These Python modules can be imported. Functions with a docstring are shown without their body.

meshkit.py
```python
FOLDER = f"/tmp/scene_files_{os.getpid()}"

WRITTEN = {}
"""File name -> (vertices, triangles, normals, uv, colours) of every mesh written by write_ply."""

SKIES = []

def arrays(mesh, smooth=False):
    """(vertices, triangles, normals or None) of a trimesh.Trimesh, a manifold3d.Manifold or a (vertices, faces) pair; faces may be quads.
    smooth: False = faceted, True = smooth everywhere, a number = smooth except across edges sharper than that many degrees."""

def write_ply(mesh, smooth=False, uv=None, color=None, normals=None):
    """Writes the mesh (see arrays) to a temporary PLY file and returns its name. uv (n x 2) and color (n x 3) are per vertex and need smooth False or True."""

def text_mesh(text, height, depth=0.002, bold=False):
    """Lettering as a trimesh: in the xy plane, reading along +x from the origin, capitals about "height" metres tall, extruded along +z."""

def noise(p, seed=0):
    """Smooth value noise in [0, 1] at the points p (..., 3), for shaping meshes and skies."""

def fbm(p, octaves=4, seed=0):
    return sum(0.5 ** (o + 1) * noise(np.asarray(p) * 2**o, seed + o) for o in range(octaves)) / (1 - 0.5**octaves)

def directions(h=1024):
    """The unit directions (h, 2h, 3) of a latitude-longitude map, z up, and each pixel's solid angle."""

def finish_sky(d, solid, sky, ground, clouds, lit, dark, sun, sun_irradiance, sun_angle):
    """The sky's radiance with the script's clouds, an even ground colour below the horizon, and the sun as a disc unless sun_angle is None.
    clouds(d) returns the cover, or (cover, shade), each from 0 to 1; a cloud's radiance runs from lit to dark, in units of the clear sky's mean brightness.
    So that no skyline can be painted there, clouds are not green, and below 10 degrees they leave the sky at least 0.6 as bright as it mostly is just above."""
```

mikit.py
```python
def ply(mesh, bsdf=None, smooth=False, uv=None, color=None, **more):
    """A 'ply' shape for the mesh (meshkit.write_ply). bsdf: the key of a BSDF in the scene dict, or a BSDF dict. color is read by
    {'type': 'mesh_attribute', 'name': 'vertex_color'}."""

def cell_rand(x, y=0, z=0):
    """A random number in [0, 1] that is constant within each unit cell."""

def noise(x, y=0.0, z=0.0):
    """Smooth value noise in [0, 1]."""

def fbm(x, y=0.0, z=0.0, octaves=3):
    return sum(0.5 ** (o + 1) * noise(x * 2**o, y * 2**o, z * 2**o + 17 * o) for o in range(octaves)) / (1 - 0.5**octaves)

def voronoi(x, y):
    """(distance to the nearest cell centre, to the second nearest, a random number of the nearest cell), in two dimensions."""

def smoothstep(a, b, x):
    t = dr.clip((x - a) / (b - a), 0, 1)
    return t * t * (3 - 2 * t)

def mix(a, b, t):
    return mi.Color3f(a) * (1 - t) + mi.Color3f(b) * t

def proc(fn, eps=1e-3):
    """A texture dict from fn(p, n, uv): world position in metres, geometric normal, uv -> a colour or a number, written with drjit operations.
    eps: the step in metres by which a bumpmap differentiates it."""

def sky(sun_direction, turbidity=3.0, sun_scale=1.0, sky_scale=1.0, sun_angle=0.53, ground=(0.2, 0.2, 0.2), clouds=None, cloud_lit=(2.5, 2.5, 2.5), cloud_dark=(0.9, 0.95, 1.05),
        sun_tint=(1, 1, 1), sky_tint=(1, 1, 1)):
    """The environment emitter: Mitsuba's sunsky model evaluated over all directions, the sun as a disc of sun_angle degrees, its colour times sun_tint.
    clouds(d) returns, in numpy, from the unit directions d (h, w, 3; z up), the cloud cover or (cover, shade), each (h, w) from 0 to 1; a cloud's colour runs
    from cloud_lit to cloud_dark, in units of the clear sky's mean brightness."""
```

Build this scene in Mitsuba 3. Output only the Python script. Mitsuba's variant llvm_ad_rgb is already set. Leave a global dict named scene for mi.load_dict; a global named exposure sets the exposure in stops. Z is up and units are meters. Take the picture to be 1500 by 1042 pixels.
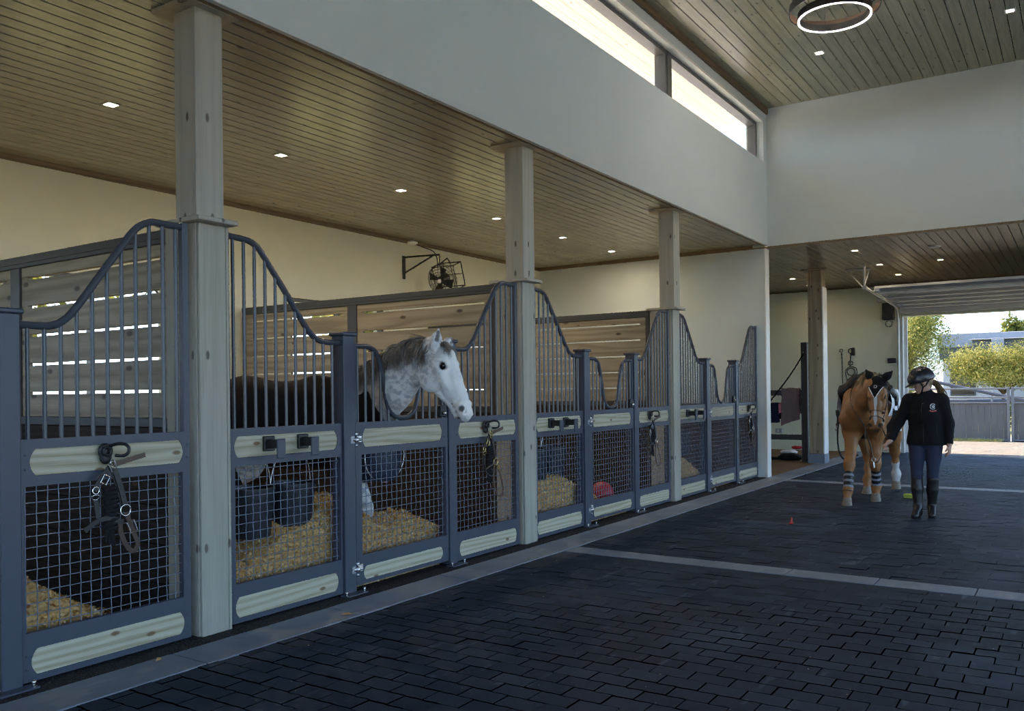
import math, random
import numpy as np, trimesh, manifold3d, shapely
import drjit as dr
import mitsuba as mi
import mikit, meshkit
from mikit import noise, fbm, voronoi, cell_rand, smoothstep, mix
from shapely.geometry import Polygon, Point, LineString, box as sbox
from shapely import affinity

T = mi.ScalarTransform4f
scene, labels = {}, {}
V = lambda *a: np.array(a, float)

# ------------------------------------------------------------------ camera, sky, sun, exposure
# X runs along the aisle away from the camera, Y to the left (towards the stalls), Z up.
EYE = V(0, 0, 1.498)
LEFT = -V(0.55352645, -0.83275494, -0.01129971)
UP = -V(-0.00367319, 0.01112659, -0.99993135)
AHEAD = V(0.8328235, 0.55352995, 0.0031)
M = np.eye(4); M[:3, 0], M[:3, 1], M[:3, 2], M[:3, 3] = LEFT, UP, AHEAD, EYE
scene['camera'] = {'type': 'perspective', 'fov': 2 * math.degrees(math.atan(750 / 1250.85)), 'fov_axis': 'x',
                   'principal_point_offset_x': -3.54 / 1500, 'principal_point_offset_y': -48.33 / 1042,
                   'near_clip': 0.05, 'far_clip': 500.0, 'to_world': T(M.tolist())}

def clouds(d):
    c = meshkit.fbm(d * np.array([2.5, 2.5, 6.0]), 4, 3)
    return np.clip((c - 0.46) * 3.0, 0, 1) * 0.5, np.clip((meshkit.fbm(d * 5, 3, 9) - 0.4) * 1.5, 0, 1) * 0.5

SUN = (0.22, 0.60, 0.72)
scene['sky'] = mikit.sky(SUN, turbidity=3.2, sun_scale=0.55, sky_scale=1.0, sun_angle=0.8, ground=(0.24, 0.22, 0.19), clouds=clouds,
                         cloud_lit=(2.1, 2.15, 2.2), cloud_dark=(1.2, 1.3, 1.45), sun_tint=(1.0, 0.9, 0.72), sky_tint=(0.90, 1.0, 1.07))
exposure = 4.05

# ------------------------------------------------------------------ helpers
def numbered(name):
    if name not in used:
        used[name] = 0
        return name
    used[name] += 1
    return f'{name}_{used[name]:03d}'
used = {}
placed = {}

def ply(mesh, mat, smooth=False, **more): return mikit.ply(mesh, 'mat_' + mat, smooth, **more)

def rgb(*c): return {'type': 'rgb', 'value': list(map(float, c))}

def add(name, mesh, mat, parent=None, smooth=False, label=None, kind=None, **more):
    """One entry of the scene; the key is parent__name with a number where it is taken."""
    key = numbered(f'{parent}__{name}' if parent else name)
    scene[key] = ply(mesh, mat, smooth, **more) if not isinstance(mesh, dict) else mesh
    used.setdefault(key, 0)
    if label or kind:
        labels[key] = {k: v for k, v in (('label', label), ('kind', kind)) if v}
    return key

def thing(name, label, category, group=None):
    key = numbered(name)
    labels[key] = {'label': label, 'category': category}
    if group: labels[key]['group'] = group
    return key

def struct(name, mesh, mat, label=None, smooth=False, **more):
    key = numbered(name)
    if mesh is not None: scene[key] = ply(mesh, mat, smooth, **more)
    labels[key] = {'kind': 'structure'}
    if label: labels[key]['label'] = label
    return key

def moved(shape, m):
    """The same shape dict under another placement."""
    return {**shape, 'to_world': m}

def cat(*ms):
    flat = []
    for m in ms: flat += list(m) if isinstance(m, (list, tuple)) else [m]
    return trimesh.util.concatenate(flat)

def bx(x0, x1, y0, y1, z0, z1):
    m = trimesh.creation.box((x1 - x0, y1 - y0, z1 - z0)); m.apply_translation(((x0 + x1) / 2, (y0 + y1) / 2, (z0 + z1) / 2)); return m

def cbx(x0, x1, y0, y1, z0, z1, c=0.004):
    """A box with chamfered edges."""
    c = min(c, (x1 - x0) * .45, (y1 - y0) * .45, (z1 - z0) * .45)
    p = []
    for x, sx in ((x0, 1), (x1, -1)):
        for y, sy in ((y0, 1), (y1, -1)):
            for z, sz in ((z0, 1), (z1, -1)):
                p += [(x + sx * c, y + sy * c, z), (x + sx * c, y, z + sz * c), (x, y + sy * c, z + sz * c)]
    return trimesh.convex.convex_hull(np.array(p))

def frames(path, closed=False, up=None):
    p = np.asarray(path, float)
    t = np.gradient(p, axis=0) if not closed else np.roll(p, -1, 0) - np.roll(p, 1, 0)
    t /= np.linalg.norm(t, axis=1, keepdims=True) + 1e-12
    a = np.array(up if up is not None else ([0, 0, 1.0] if abs(t[0][2]) < .9 else [1.0, 0, 0]))
    A = []
    for k in range(len(p)):
        if up is not None: a = np.array(up, float)
        a = a - t[k] * (a @ t[k]); a = a / (np.linalg.norm(a) + 1e-12); A.append(a)
    A = np.array(A)
    return p, t, A, np.cross(t, A)

def sweep(path, prof, closed=False, up=None, scale=None, cap=True):
    """Sweeps a 2D profile (n,2) along the path. prof x -> binormal, y -> the 'up' side."""
    p, t, A, B = frames(path, closed, up)
    prof = np.asarray(prof, float); n = len(prof)
    s = np.ones(len(p)) if scale is None else np.broadcast_to(scale, (len(p),))
    v = p[:, None] + s[:, None, None] * (prof[None, :, :1] * B[:, None] + prof[None, :, 1:] * A[:, None])
    f = []
    m = len(p)
    for i in range(m if closed else m - 1):
        j = (i + 1) % m
        for k in range(n):
            l = (k + 1) % n
            f += [(i * n + k, i * n + l, j * n + l), (i * n + k, j * n + l, j * n + k)]
    v = v.reshape(-1, 3)
    if cap and not closed:
        c0, c1 = len(v), len(v) + 1
        v = np.vstack([v, p[0], p[-1]])
        for k in range(n):
            l = (k + 1) % n
            f += [(c0, l, k), (c1, (m - 1) * n + k, (m - 1) * n + l)]
    mesh = trimesh.Trimesh(v, np.array(f), process=False)
    if mesh.volume < 0: mesh.invert()
    return mesh

def circ(r, n=10, rx=None):
    a = np.arange(n) * 2 * np.pi / n
    return np.stack([np.cos(a) * (rx or r), np.sin(a) * r], 1)

def tube(path, r, n=10, closed=False, scale=None, cap=True): return sweep(path, circ(r, n), closed, None, scale, cap)

def strap(path, w, t, up, closed=False): return sweep(path, [(-w / 2, -t / 2), (w / 2, -t / 2), (w / 2, t / 2), (-w / 2, t / 2)], closed, up)

def spline(pts, n=40, closed=False):
    from scipy.interpolate import CubicSpline
    p = np.asarray(pts, float)
    if closed: p = np.vstack([p, p[:1]])
    d = np.concatenate([[0], np.cumsum(np.sqrt(np.linalg.norm(np.diff(p, axis=0), axis=1)) + 1e-9)])
    s = CubicSpline(d, p, bc_type='periodic' if closed else 'natural')
    return s(np.linspace(0, d[-1], n, endpoint=not closed))

def lathe(profile, n=24, axis='z'):
    m = trimesh.creation.revolve(np.asarray(profile, float), sections=n)
    if m.volume < 0: m.invert()
    return m

def cyl(a, b, r, n=12): return tube([a, b], r, n)

def prism(poly, h, chamfer=0):
    return trimesh.creation.extrude_polygon(poly, h, engine='earcut')

def xz_plate(poly, y0, y1):
    """A polygon drawn in (x, z), standing in the plane y, from y0 to y1."""
    m = prism(poly, y1 - y0)
    v = m.vertices.copy(); m.vertices = np.stack([v[:, 0], y0 + v[:, 2], v[:, 1]], 1)
    if m.volume < 0: m.invert()
    return m

def yz_plate(poly, x0, x1):
    m = prism(poly, x1 - x0)
    v = m.vertices.copy(); m.vertices = np.stack([x0 + v[:, 2], v[:, 0], v[:, 1]], 1)
    if m.volume < 0: m.invert()
    return m

def torus(c, R, r, axis, n=24, k=8):
    a = np.arange(n) * 2 * np.pi / n
    axis = np.array(axis, float); axis /= np.linalg.norm(axis)
    u = np.cross(axis, [0.3, 0.5, 0.8]); u /= np.linalg.norm(u); w = np.cross(axis, u)
    return tube(np.array(c) + R * (np.cos(a)[:, None] * u + np.sin(a)[:, None] * w), r, k, True)

def ball(c, r, sub=2, s=(1, 1, 1)):
    m = trimesh.creation.icosphere(sub, 1.0); m.apply_scale(np.array(s) * r); m.apply_translation(c); return m

def xf(mesh, R=None, t=None):
    m = mesh.copy()
    if R is not None: m.vertices = m.vertices @ np.asarray(R).T
    if t is not None: m.apply_translation(t)
    return m

def rotm(axis, deg):
    return trimesh.transformations.rotation_matrix(math.radians(deg), axis)[:3, :3]

# ---- organic bodies: smooth union of round cones on a grid, meshed by surface nets
def surface_nets(F, lo, h):
    """F: signed distance on a grid (negative inside). Vectorised naive surface nets."""
    s = F < 0
    nx, ny, nz = F.shape
    corners = [(a, b, c) for a in (0, 1) for b in (0, 1) for c in (0, 1)]
    cnt = np.zeros((nx - 1, ny - 1, nz - 1), int)
    for a, b, c in corners: cnt += s[a:nx - 1 + a, b:ny - 1 + b, c:nz - 1 + c]
    act = (cnt > 0) & (cnt < 8)
    idx = -np.ones(act.shape, int)
    I = np.argwhere(act); idx[act] = np.arange(len(I))
    acc = np.zeros((len(I), 3)); num = np.zeros(len(I))
    for i, p in enumerate(corners):
        for q in corners[i + 1:]:
            d = np.array(q) - np.array(p)
            if np.abs(d).sum() != 1: continue
            fp = F[I[:, 0] + p[0], I[:, 1] + p[1], I[:, 2] + p[2]]; fq = F[I[:, 0] + q[0], I[:, 1] + q[1], I[:, 2] + q[2]]
            cr = (fp < 0) != (fq < 0)
            t = np.where(cr, fp / np.where(cr, fp - fq, 1), 0)
            acc += cr[:, None] * (np.array(p) + t[:, None] * d); num += cr
    v = lo + h * (I + acc / num[:, None])
    faces = []
    for ax in range(3):
        u, w = (ax + 1) % 3, (ax + 2) % 3
        sl0 = [slice(None)] * 3; sl1 = [slice(None)] * 3
        sl0[ax] = slice(0, -1); sl1[ax] = slice(1, None)
        ch = s[tuple(sl0)] != s[tuple(sl1)]
        E = np.argwhere(ch)
        ok = (E[:, u] > 0) & (E[:, w] > 0) & (E[:, u] < F.shape[u] - 1) & (E[:, w] < F.shape[w] - 1)
        E = E[ok]
        def at(du, dw):
            e = E.copy(); e[:, u] -= du; e[:, w] -= dw
            return idx[e[:, 0], e[:, 1], e[:, 2]]
        q = np.stack([at(1, 1), at(0, 1), at(0, 0), at(1, 0)], 1)
        inside = s[E[:, 0], E[:, 1], E[:, 2]]
        q[~inside] = q[~inside][:, ::-1]
        faces.append(q)
    q = np.vstack(faces)
    m = trimesh.Trimesh(v, np.vstack([q[:, [0, 1, 2]], q[:, [0, 2, 3]]]), process=False)
    if m.volume < 0: m.invert()
    return m

def taubin(mesh, n):
    from scipy.sparse import coo_matrix
    v = np.array(mesh.vertices); f = np.array(mesh.faces)
    e = np.unique(np.sort(np.vstack([f[:, [0, 1]], f[:, [1, 2]], f[:, [2, 0]]]), 1), axis=0)
    A = coo_matrix((np.ones(2 * len(e)), (np.r_[e[:, 0], e[:, 1]], np.r_[e[:, 1], e[:, 0]])), shape=(len(v), len(v))).tocsr()
    deg = np.maximum(np.asarray(A.sum(1)), 1)
    for k in range(2 * n):
        v = v + (0.5 if k % 2 == 0 else -0.52) * (A @ v / deg - v)
    return trimesh.Trimesh(v, f, process=False)

def cone_sd(P, a, b, ra, rb):
    a, b = np.asarray(a, float), np.asarray(b, float)
    d = b - a; L2 = d @ d + 1e-12
    t = np.clip(((P - a) @ d) / L2, 0, 1)
    return np.linalg.norm(P - a - t[..., None] * d, axis=-1) - (ra + (rb - ra) * t)

def body(prims, h, k=0.03, cuts=(), smooth=2):
    """prims: (a, b, ra, rb[, options]); options: flat=(axis, factor) squashes the cross-section along a direction, k = blend radius."""
    lo = np.min([np.minimum(np.array(p[0]) - p[2], np.array(p[1]) - p[3]) for p in prims], 0) - 0.06
    hi = np.max([np.maximum(np.array(p[0]) + p[2], np.array(p[1]) + p[3]) for p in prims], 0) + 0.06
    n = np.ceil((hi - lo) / h).astype(int) + 1
    F = np.full(n, 9.0, np.float32)
    G = [lo[i] + h * np.arange(n[i]) for i in range(3)]
    def region(p, pad):
        a, b = np.array(p[0], float), np.array(p[1], float); r = max(p[2], p[3]) + pad
        i0 = np.maximum(np.floor((np.minimum(a, b) - r - lo) / h).astype(int), 0)
        i1 = np.minimum(np.ceil((np.maximum(a, b) + r - lo) / h).astype(int) + 1, n)
        sl = tuple(slice(x, y) for x, y in zip(i0, i1))
        return sl, np.stack(np.meshgrid(*[G[i][sl[i]] for i in range(3)], indexing='ij'), -1)
    def dist(p, P):
        o = p[4] if len(p) > 4 else {}
        a, b = np.array(p[0], float), np.array(p[1], float)
        if 'flat' in o:
            ax, s = np.array(o['flat'][0], float), o['flat'][1]
            ax = ax / np.linalg.norm(ax)
            c = (a + b) / 2
            g = lambda X: X + np.outer(((X - c) @ ax).ravel(), ax).reshape(X.shape) * (1 / s - 1)
            return cone_sd(g(P), g(a[None])[0], g(b[None])[0], p[2], p[3]) * min(1.0, s ** .5)
        return cone_sd(P, a, b, p[2], p[3])
    for p in prims:
        kk = (p[4] if len(p) > 4 else {}).get('k', k)
        sl, P = region(p, kk + 3 * h + 0.03)
        d = dist(p, P); f = F[sl]
        m = np.clip(0.5 + 0.5 * (f - d) / kk, 0, 1)
        F[sl] = f * (1 - m) + d * m - kk * m * (1 - m)
    for p in cuts:
        kk = (p[4] if len(p) > 4 else {}).get('k', 0.008)
        sl, P = region(p, kk + 3 * h)
        d = -dist(p, P); f = F[sl]
        m = np.clip(0.5 + 0.5 * (d - f) / kk, 0, 1)
        F[sl] = f * (1 - m) + d * m + kk * m * (1 - m)
    mesh = surface_nets(F, lo, h)
    return taubin(mesh, smooth)
# ------------------------------------------------------------------ materials
def principled(base, rough=0.5, **k):
    b = {'type': 'principled', 'base_color': base if isinstance(base, dict) else rgb(*base), 'roughness': rough, **k}
    return b

def bsdf(key, d, two=False):
    scene['mat_' + key] = {'type': 'twosided', 'bsdf': d} if two else d
    return key

def bumped(d, fn, scale, eps=1e-3):
    return {'type': 'bumpmap', 'bump': mikit.proc(fn, eps), 'scale': scale, 'bsdf': d}

AX = {'x': (0, 1, 2), 'y': (1, 0, 2), 'z': (2, 0, 1)}
def wood_fn(axis, lo, mid, hi, pitch=0.14, knots=0.5, knot_col=(0.10, 0.05, 0.025), freq=26.0, along=1.0, grey=0.0, plank_var=0.16, kscale=2.6, kn=(.13, .05), ring_w=.55):
    i, j, k = AX[axis]
    def fn(p, n, uv):
        a, b, c = p[i] * along, p[j], p[k]
        cell = cell_rand(dr.floor(b / pitch), dr.floor(c / pitch), 5)
        a = a + cell * 7.0
        w = fbm(a * 0.55, b * 5.0 + cell * 9, c * 5.0, 3)
        ring = dr.sin((b + c * 0.7) * freq * 6.0 + w * 21.0) * 0.5 + 0.5
        fine = noise(a * 5.0, b * 220.0, c * 220.0)
        broad = fbm(a * 0.9, b * 4.0, c * 4.0, 2)
        t = dr.clip(ring * ring_w + fine * (0.85 - ring_w) + broad * 0.35 - 0.1, 0, 1)
        col = dr.select(t < 0.5, mix(lo, mid, t * 2), mix(mid, hi, t * 2 - 1))
        col = col * (1 - plank_var / 2 + plank_var * cell)
        d1, d2, r = voronoi(a * kscale, (b + c) * kscale * 2.2)
        kn_ = smoothstep(kn[0], kn[1], d1) * dr.select(r < knots, 1.0, 0.0)
        return mix(col, knot_col, kn_ * 0.8)
    return mikit.proc(fn)

# pale pine inlays, greyed column timber, oiled ceiling boards, barn partition boards
bsdf('pine', principled(wood_fn('x', (0.25, 0.20, 0.11), (0.43, 0.395, 0.285), (0.51, 0.485, 0.375), pitch=0.6, knots=0.45, knot_col=(0.13, 0.055, 0.015), freq=38, kscale=3.0, kn=(.115, .05), ring_w=.45), 0.55, specular=0.35))
bsdf('column_wood', principled(wood_fn('z', (0.28, 0.265, 0.215), (0.34, 0.325, 0.27), (0.385, 0.37, 0.31), pitch=0.4, knots=0.5, knot_col=(0.05, 0.035, 0.024), freq=10, kscale=2.6, kn=(.10, .045), ring_w=.35), 0.5, specular=0.4))
bsdf('ceiling_wood', principled(wood_fn('x', (0.195, 0.196, 0.148), (0.255, 0.256, 0.198), (0.31, 0.31, 0.245), pitch=0.131, knots=0.2, knot_col=(0.03, 0.02, 0.012), freq=9, kscale=2.8, kn=(.10, .04), ring_w=.22), 0.24, specular=0.8))
bsdf('ceiling_wood_high', principled(wood_fn('x', (0.205, 0.20, 0.135), (0.265, 0.26, 0.182), (0.32, 0.316, 0.23), pitch=0.145, knots=0.25, knot_col=(0.05, 0.035, 0.02), freq=9, kscale=2.8, kn=(.10, .04), ring_w=.22), 0.27, specular=0.75))
bsdf('bay_ceiling_wood', principled(wood_fn('x', (0.15, 0.11, 0.062), (0.20, 0.15, 0.088), (0.245, 0.19, 0.12), pitch=0.131, knots=0.2, knot_col=(0.03, 0.02, 0.012), freq=9, kscale=2.8, kn=(.10, .04), ring_w=.22), 0.28, specular=0.6))
bsdf('bay_column_wood', principled(wood_fn('z', (0.20, 0.15, 0.09), (0.27, 0.21, 0.135), (0.33, 0.27, 0.185), pitch=0.4, knots=0.5, knot_col=(0.05, 0.03, 0.018), freq=12, kscale=3.2, kn=(.13, .05)), 0.5))
bsdf('soffit_wood', principled(wood_fn('x', (0.55, 0.50, 0.40), (0.62, 0.57, 0.47), (0.68, 0.63, 0.53), pitch=0.145, knots=0.1, knot_col=(0.3, 0.22, 0.15)), 0.5))
bsdf('board_wood', principled(wood_fn('y', (0.21, 0.175, 0.115), (0.30, 0.26, 0.185), (0.39, 0.345, 0.26), pitch=0.22, knots=0.3, knot_col=(0.04, 0.025, 0.015), freq=12, kscale=2.3), 0.55, specular=0.35))
bsdf('trim_wood', principled(wood_fn('x', (0.10, 0.07, 0.035), (0.14, 0.10, 0.055), (0.18, 0.13, 0.08)), 0.5))
bsdf('kick_board', principled(wood_fn('y', (0.018, 0.014, 0.012), (0.028, 0.022, 0.018), (0.04, 0.032, 0.026), pitch=0.25, knots=0.1), 0.7, specular=0.2))
bsdf('kick_board_x', principled(wood_fn('x', (0.018, 0.014, 0.012), (0.028, 0.022, 0.018), (0.04, 0.032, 0.026), pitch=0.25, knots=0.1), 0.7, specular=0.2))

# powder-coated steel
bsdf('steel', bumped(principled((0.050, 0.060, 0.086), 0.42, specular=0.5), lambda p, n, uv: noise(p[0] * 900, p[1] * 900, p[2] * 900), 0.00004, 2e-4))
bsdf('steel_tube', principled((0.055, 0.062, 0.080), 0.30, specular=0.6))
bsdf('wire', principled((0.17, 0.20, 0.26), 0.38, metallic=0.45))
bsdf('rail_steel', principled((0.058, 0.060, 0.066), 0.45, specular=0.4))
bsdf('zinc', {'type': 'roughconductor', 'material': 'Al', 'alpha': 0.22, 'specular_reflectance': rgb(0.75, 0.76, 0.78)})
bsdf('chrome', {'type': 'roughconductor', 'material': 'Al', 'alpha': 0.10, 'specular_reflectance': rgb(0.9, 0.9, 0.9)})
bsdf('brass', {'type': 'roughconductor', 'material': 'Au', 'alpha': 0.2, 'specular_reflectance': rgb(0.8, 0.75, 0.7)})
bsdf('galvanized', bumped(principled(mikit.proc(lambda p, n, uv: mix((0.42, 0.43, 0.42), (0.52, 0.53, 0.51), fbm(p[0] * 6, p[1] * 6, p[2] * 6))), 0.42, metallic=0.55), lambda p, n, uv: noise(p[0] * 60, p[1] * 60, p[2] * 60), 0.0003))
bsdf('white_frame', principled((0.72, 0.71, 0.68), 0.4))
bsdf('bronze_frame', principled((0.085, 0.085, 0.085), 0.35, specular=0.5))

# plaster
def plaster(key, col):
    bsdf(key, bumped(principled(mikit.proc(lambda p, n, uv: mi.Color3f(*col) * (0.97 + 0.06 * fbm(p[0] * 1.3, p[1] * 1.3, p[2] * 1.3))), 0.75, specular=0.25),
                     lambda p, n, uv: fbm(p[0] * 90, p[1] * 90, p[2] * 90, 2), 0.0006))
plaster('wall_paint', (0.58, 0.585, 0.46))
plaster('wall_white', (0.515, 0.57, 0.565))

# ground
def paver_mat(key, c):
    def col(p, n, uv):
        dust = smoothstep(0.52, 0.80, fbm(p[0] * 1.7, p[1] * 1.7, 3.0, 4))
        spark = smoothstep(0.93, 0.97, noise(p[0] * 180, p[1] * 180)) * 0.10
        g = noise(p[0] * 420, p[1] * 420)
        scuff = smoothstep(0.74, 0.86, fbm(p[0] * 5, p[1] * 14, 7.0, 3))
        return mi.Color3f(*c) * (0.78 + 0.44 * g) + mi.Color3f(0.015, 0.020, 0.028) * dust + mi.Color3f(0.03, 0.036, 0.046) * scuff + spark * 0.3
    bsdf(key, bumped(principled(mikit.proc(col), 0.6, specular=0.10), lambda p, n, uv: noise(p[0] * 300, p[1] * 300) + 0.6 * noise(p[0] * 90, p[1] * 90), 0.0006, 4e-4))
for i, c in enumerate([(0.021, 0.0315, 0.0480), (0.0245, 0.0355, 0.0535), (0.0285, 0.0405, 0.0600), (0.034, 0.0475, 0.0690)]): paver_mat(f'paver{i}', c)
paver_mat('paver4', (0.25, 0.24, 0.22))
bsdf('joint', principled((0.008, 0.008, 0.009), 0.9, specular=0.1))
bsdf('slab', bumped(principled(mikit.proc(lambda p, n, uv: mix(mix((0.125, 0.147, 0.18), (0.20, 0.228, 0.27), fbm(p[0] * 2.2, p[1] * 2.2, 0, 4)), (0.24, 0.245, 0.25), smoothstep(0.60, 0.78, fbm(p[0] * 4, p[1] * 9, 4.0, 4)) * 0.6)), 0.55, specular=0.4),
                    lambda p, n, uv: fbm(p[0] * 50, p[1] * 50, 0, 3), 0.0015))
bsdf('rubber', bumped(principled(mikit.proc(lambda p, n, uv: mix((0.012, 0.012, 0.013), (0.055, 0.056, 0.06), smoothstep(0.5, 0.9, noise(p[0] * 210, p[1] * 210)))), 0.75, specular=0.3),
                      lambda p, n, uv: noise(p[0] * 160, p[1] * 160), 0.004, 5e-4))
bsdf('mat_floor', principled((0.02, 0.019, 0.018), 0.8))
bsdf('wash_floor', principled(mikit.proc(lambda p, n, uv: mix((0.115, 0.073, 0.042), (0.165, 0.11, 0.066), fbm(p[0] * 3, p[1] * 3, 0, 4))), 0.75, specular=0.2))
bsdf('bedding', bumped(principled(mikit.proc(lambda p, n, uv: mix(mix((0.36, 0.19, 0.06), (0.70, 0.49, 0.22), noise(p[0] * 95, p[1] * 95, p[2] * 95)), (0.16, 0.09, 0.04), smoothstep(0.62, 0.8, noise(p[0] * 60 + 9, p[1] * 60, p[2] * 60)) * 0.7)), 0.85, specular=0.1),
                       lambda p, n, uv: noise(p[0] * 80, p[1] * 80, p[2] * 80), 0.012, 1e-3), True)
for i, c in enumerate([(0.70, 0.48, 0.20), (0.58, 0.33, 0.10), (0.80, 0.63, 0.36), (0.46, 0.24, 0.075)]): bsdf(f'shaving{i}', principled(c, 0.7, specular=0.2), True)

# plastics, leather, cloth
bsdf('black_plastic', principled((0.012, 0.013, 0.015), 0.4))
bsdf('bucket_plastic', principled((0.014, 0.017, 0.024), 0.42))
bsdf('blue_plastic', principled((0.020, 0.028, 0.052), 0.45))
bsdf('red_plastic', principled((0.33, 0.020, 0.032), 0.45))
bsdf('leather_black', principled((0.012, 0.0115, 0.012), 0.42, specular=0.5))
bsdf('leather_brown', principled((0.045, 0.026, 0.017), 0.48))
bsdf('leather_havana', principled((0.085, 0.05, 0.032), 0.5))
bsdf('rope_black', bumped(principled((0.012, 0.012, 0.014), 0.85), lambda p, n, uv: dr.sin(p[2] * 900 + p[0] * 700), 0.002))
bsdf('steel_black', principled((0.012, 0.013, 0.015), 0.45, specular=0.5))
def cloth(key, c, sc=500, **k):
    bsdf(key, bumped(principled(c, 0.9, specular=0.15, sheen=0.3, **k), lambda p, n, uv: dr.sin(p[0] * sc) * dr.sin(p[2] * sc) + dr.sin(p[1] * sc), 0.0004), True)
cloth('cloth_black', (0.011, 0.011, 0.013)); cloth('cloth_navy', (0.014, 0.018, 0.040)); cloth('breeches', (0.036, 0.042, 0.072)); cloth('cloth_white', (0.72, 0.73, 0.76))
cloth('rug_black', (0.016, 0.013, 0.013)); cloth('towel_mauve', (0.20, 0.135, 0.145)); cloth('cloth_grey', (0.25, 0.25, 0.30)); cloth('cloth_pink', (0.5, 0.16, 0.22)); cloth('cloth_red', (0.42, 0.03, 0.04)); cloth('cloth_lime', (0.42, 0.46, 0.08))
bsdf('helmet_shell', principled((0.013, 0.014, 0.020), 0.28, specular=0.6))
bsdf('skin', principled((0.50, 0.30, 0.22), 0.5, specular=0.3))
bsdf('blonde', principled(mikit.proc(lambda p, n, uv: mix((0.20, 0.125, 0.065), (0.46, 0.33, 0.19), noise(p[0] * 300, p[1] * 300, p[2] * 25))), 0.5), True)
bsdf('glass', {'type': 'thindielectric', 'int_ior': 1.5})
bsdf('white_plastic', principled((0.75, 0.75, 0.73), 0.4))
bsdf('dry_leaf', principled((0.45, 0.26, 0.11), 0.7), True)
bsdf('red_leaf', principled((0.45, 0.035, 0.03), 0.6), True)
bsdf('emboss_white', principled((0.75, 0.75, 0.75), 0.6), True)
bsdf('emboss_grey', principled((0.42, 0.43, 0.44), 0.6), True)
bsdf('emboss_red', principled((0.5, 0.06, 0.05), 0.6), True)

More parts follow.
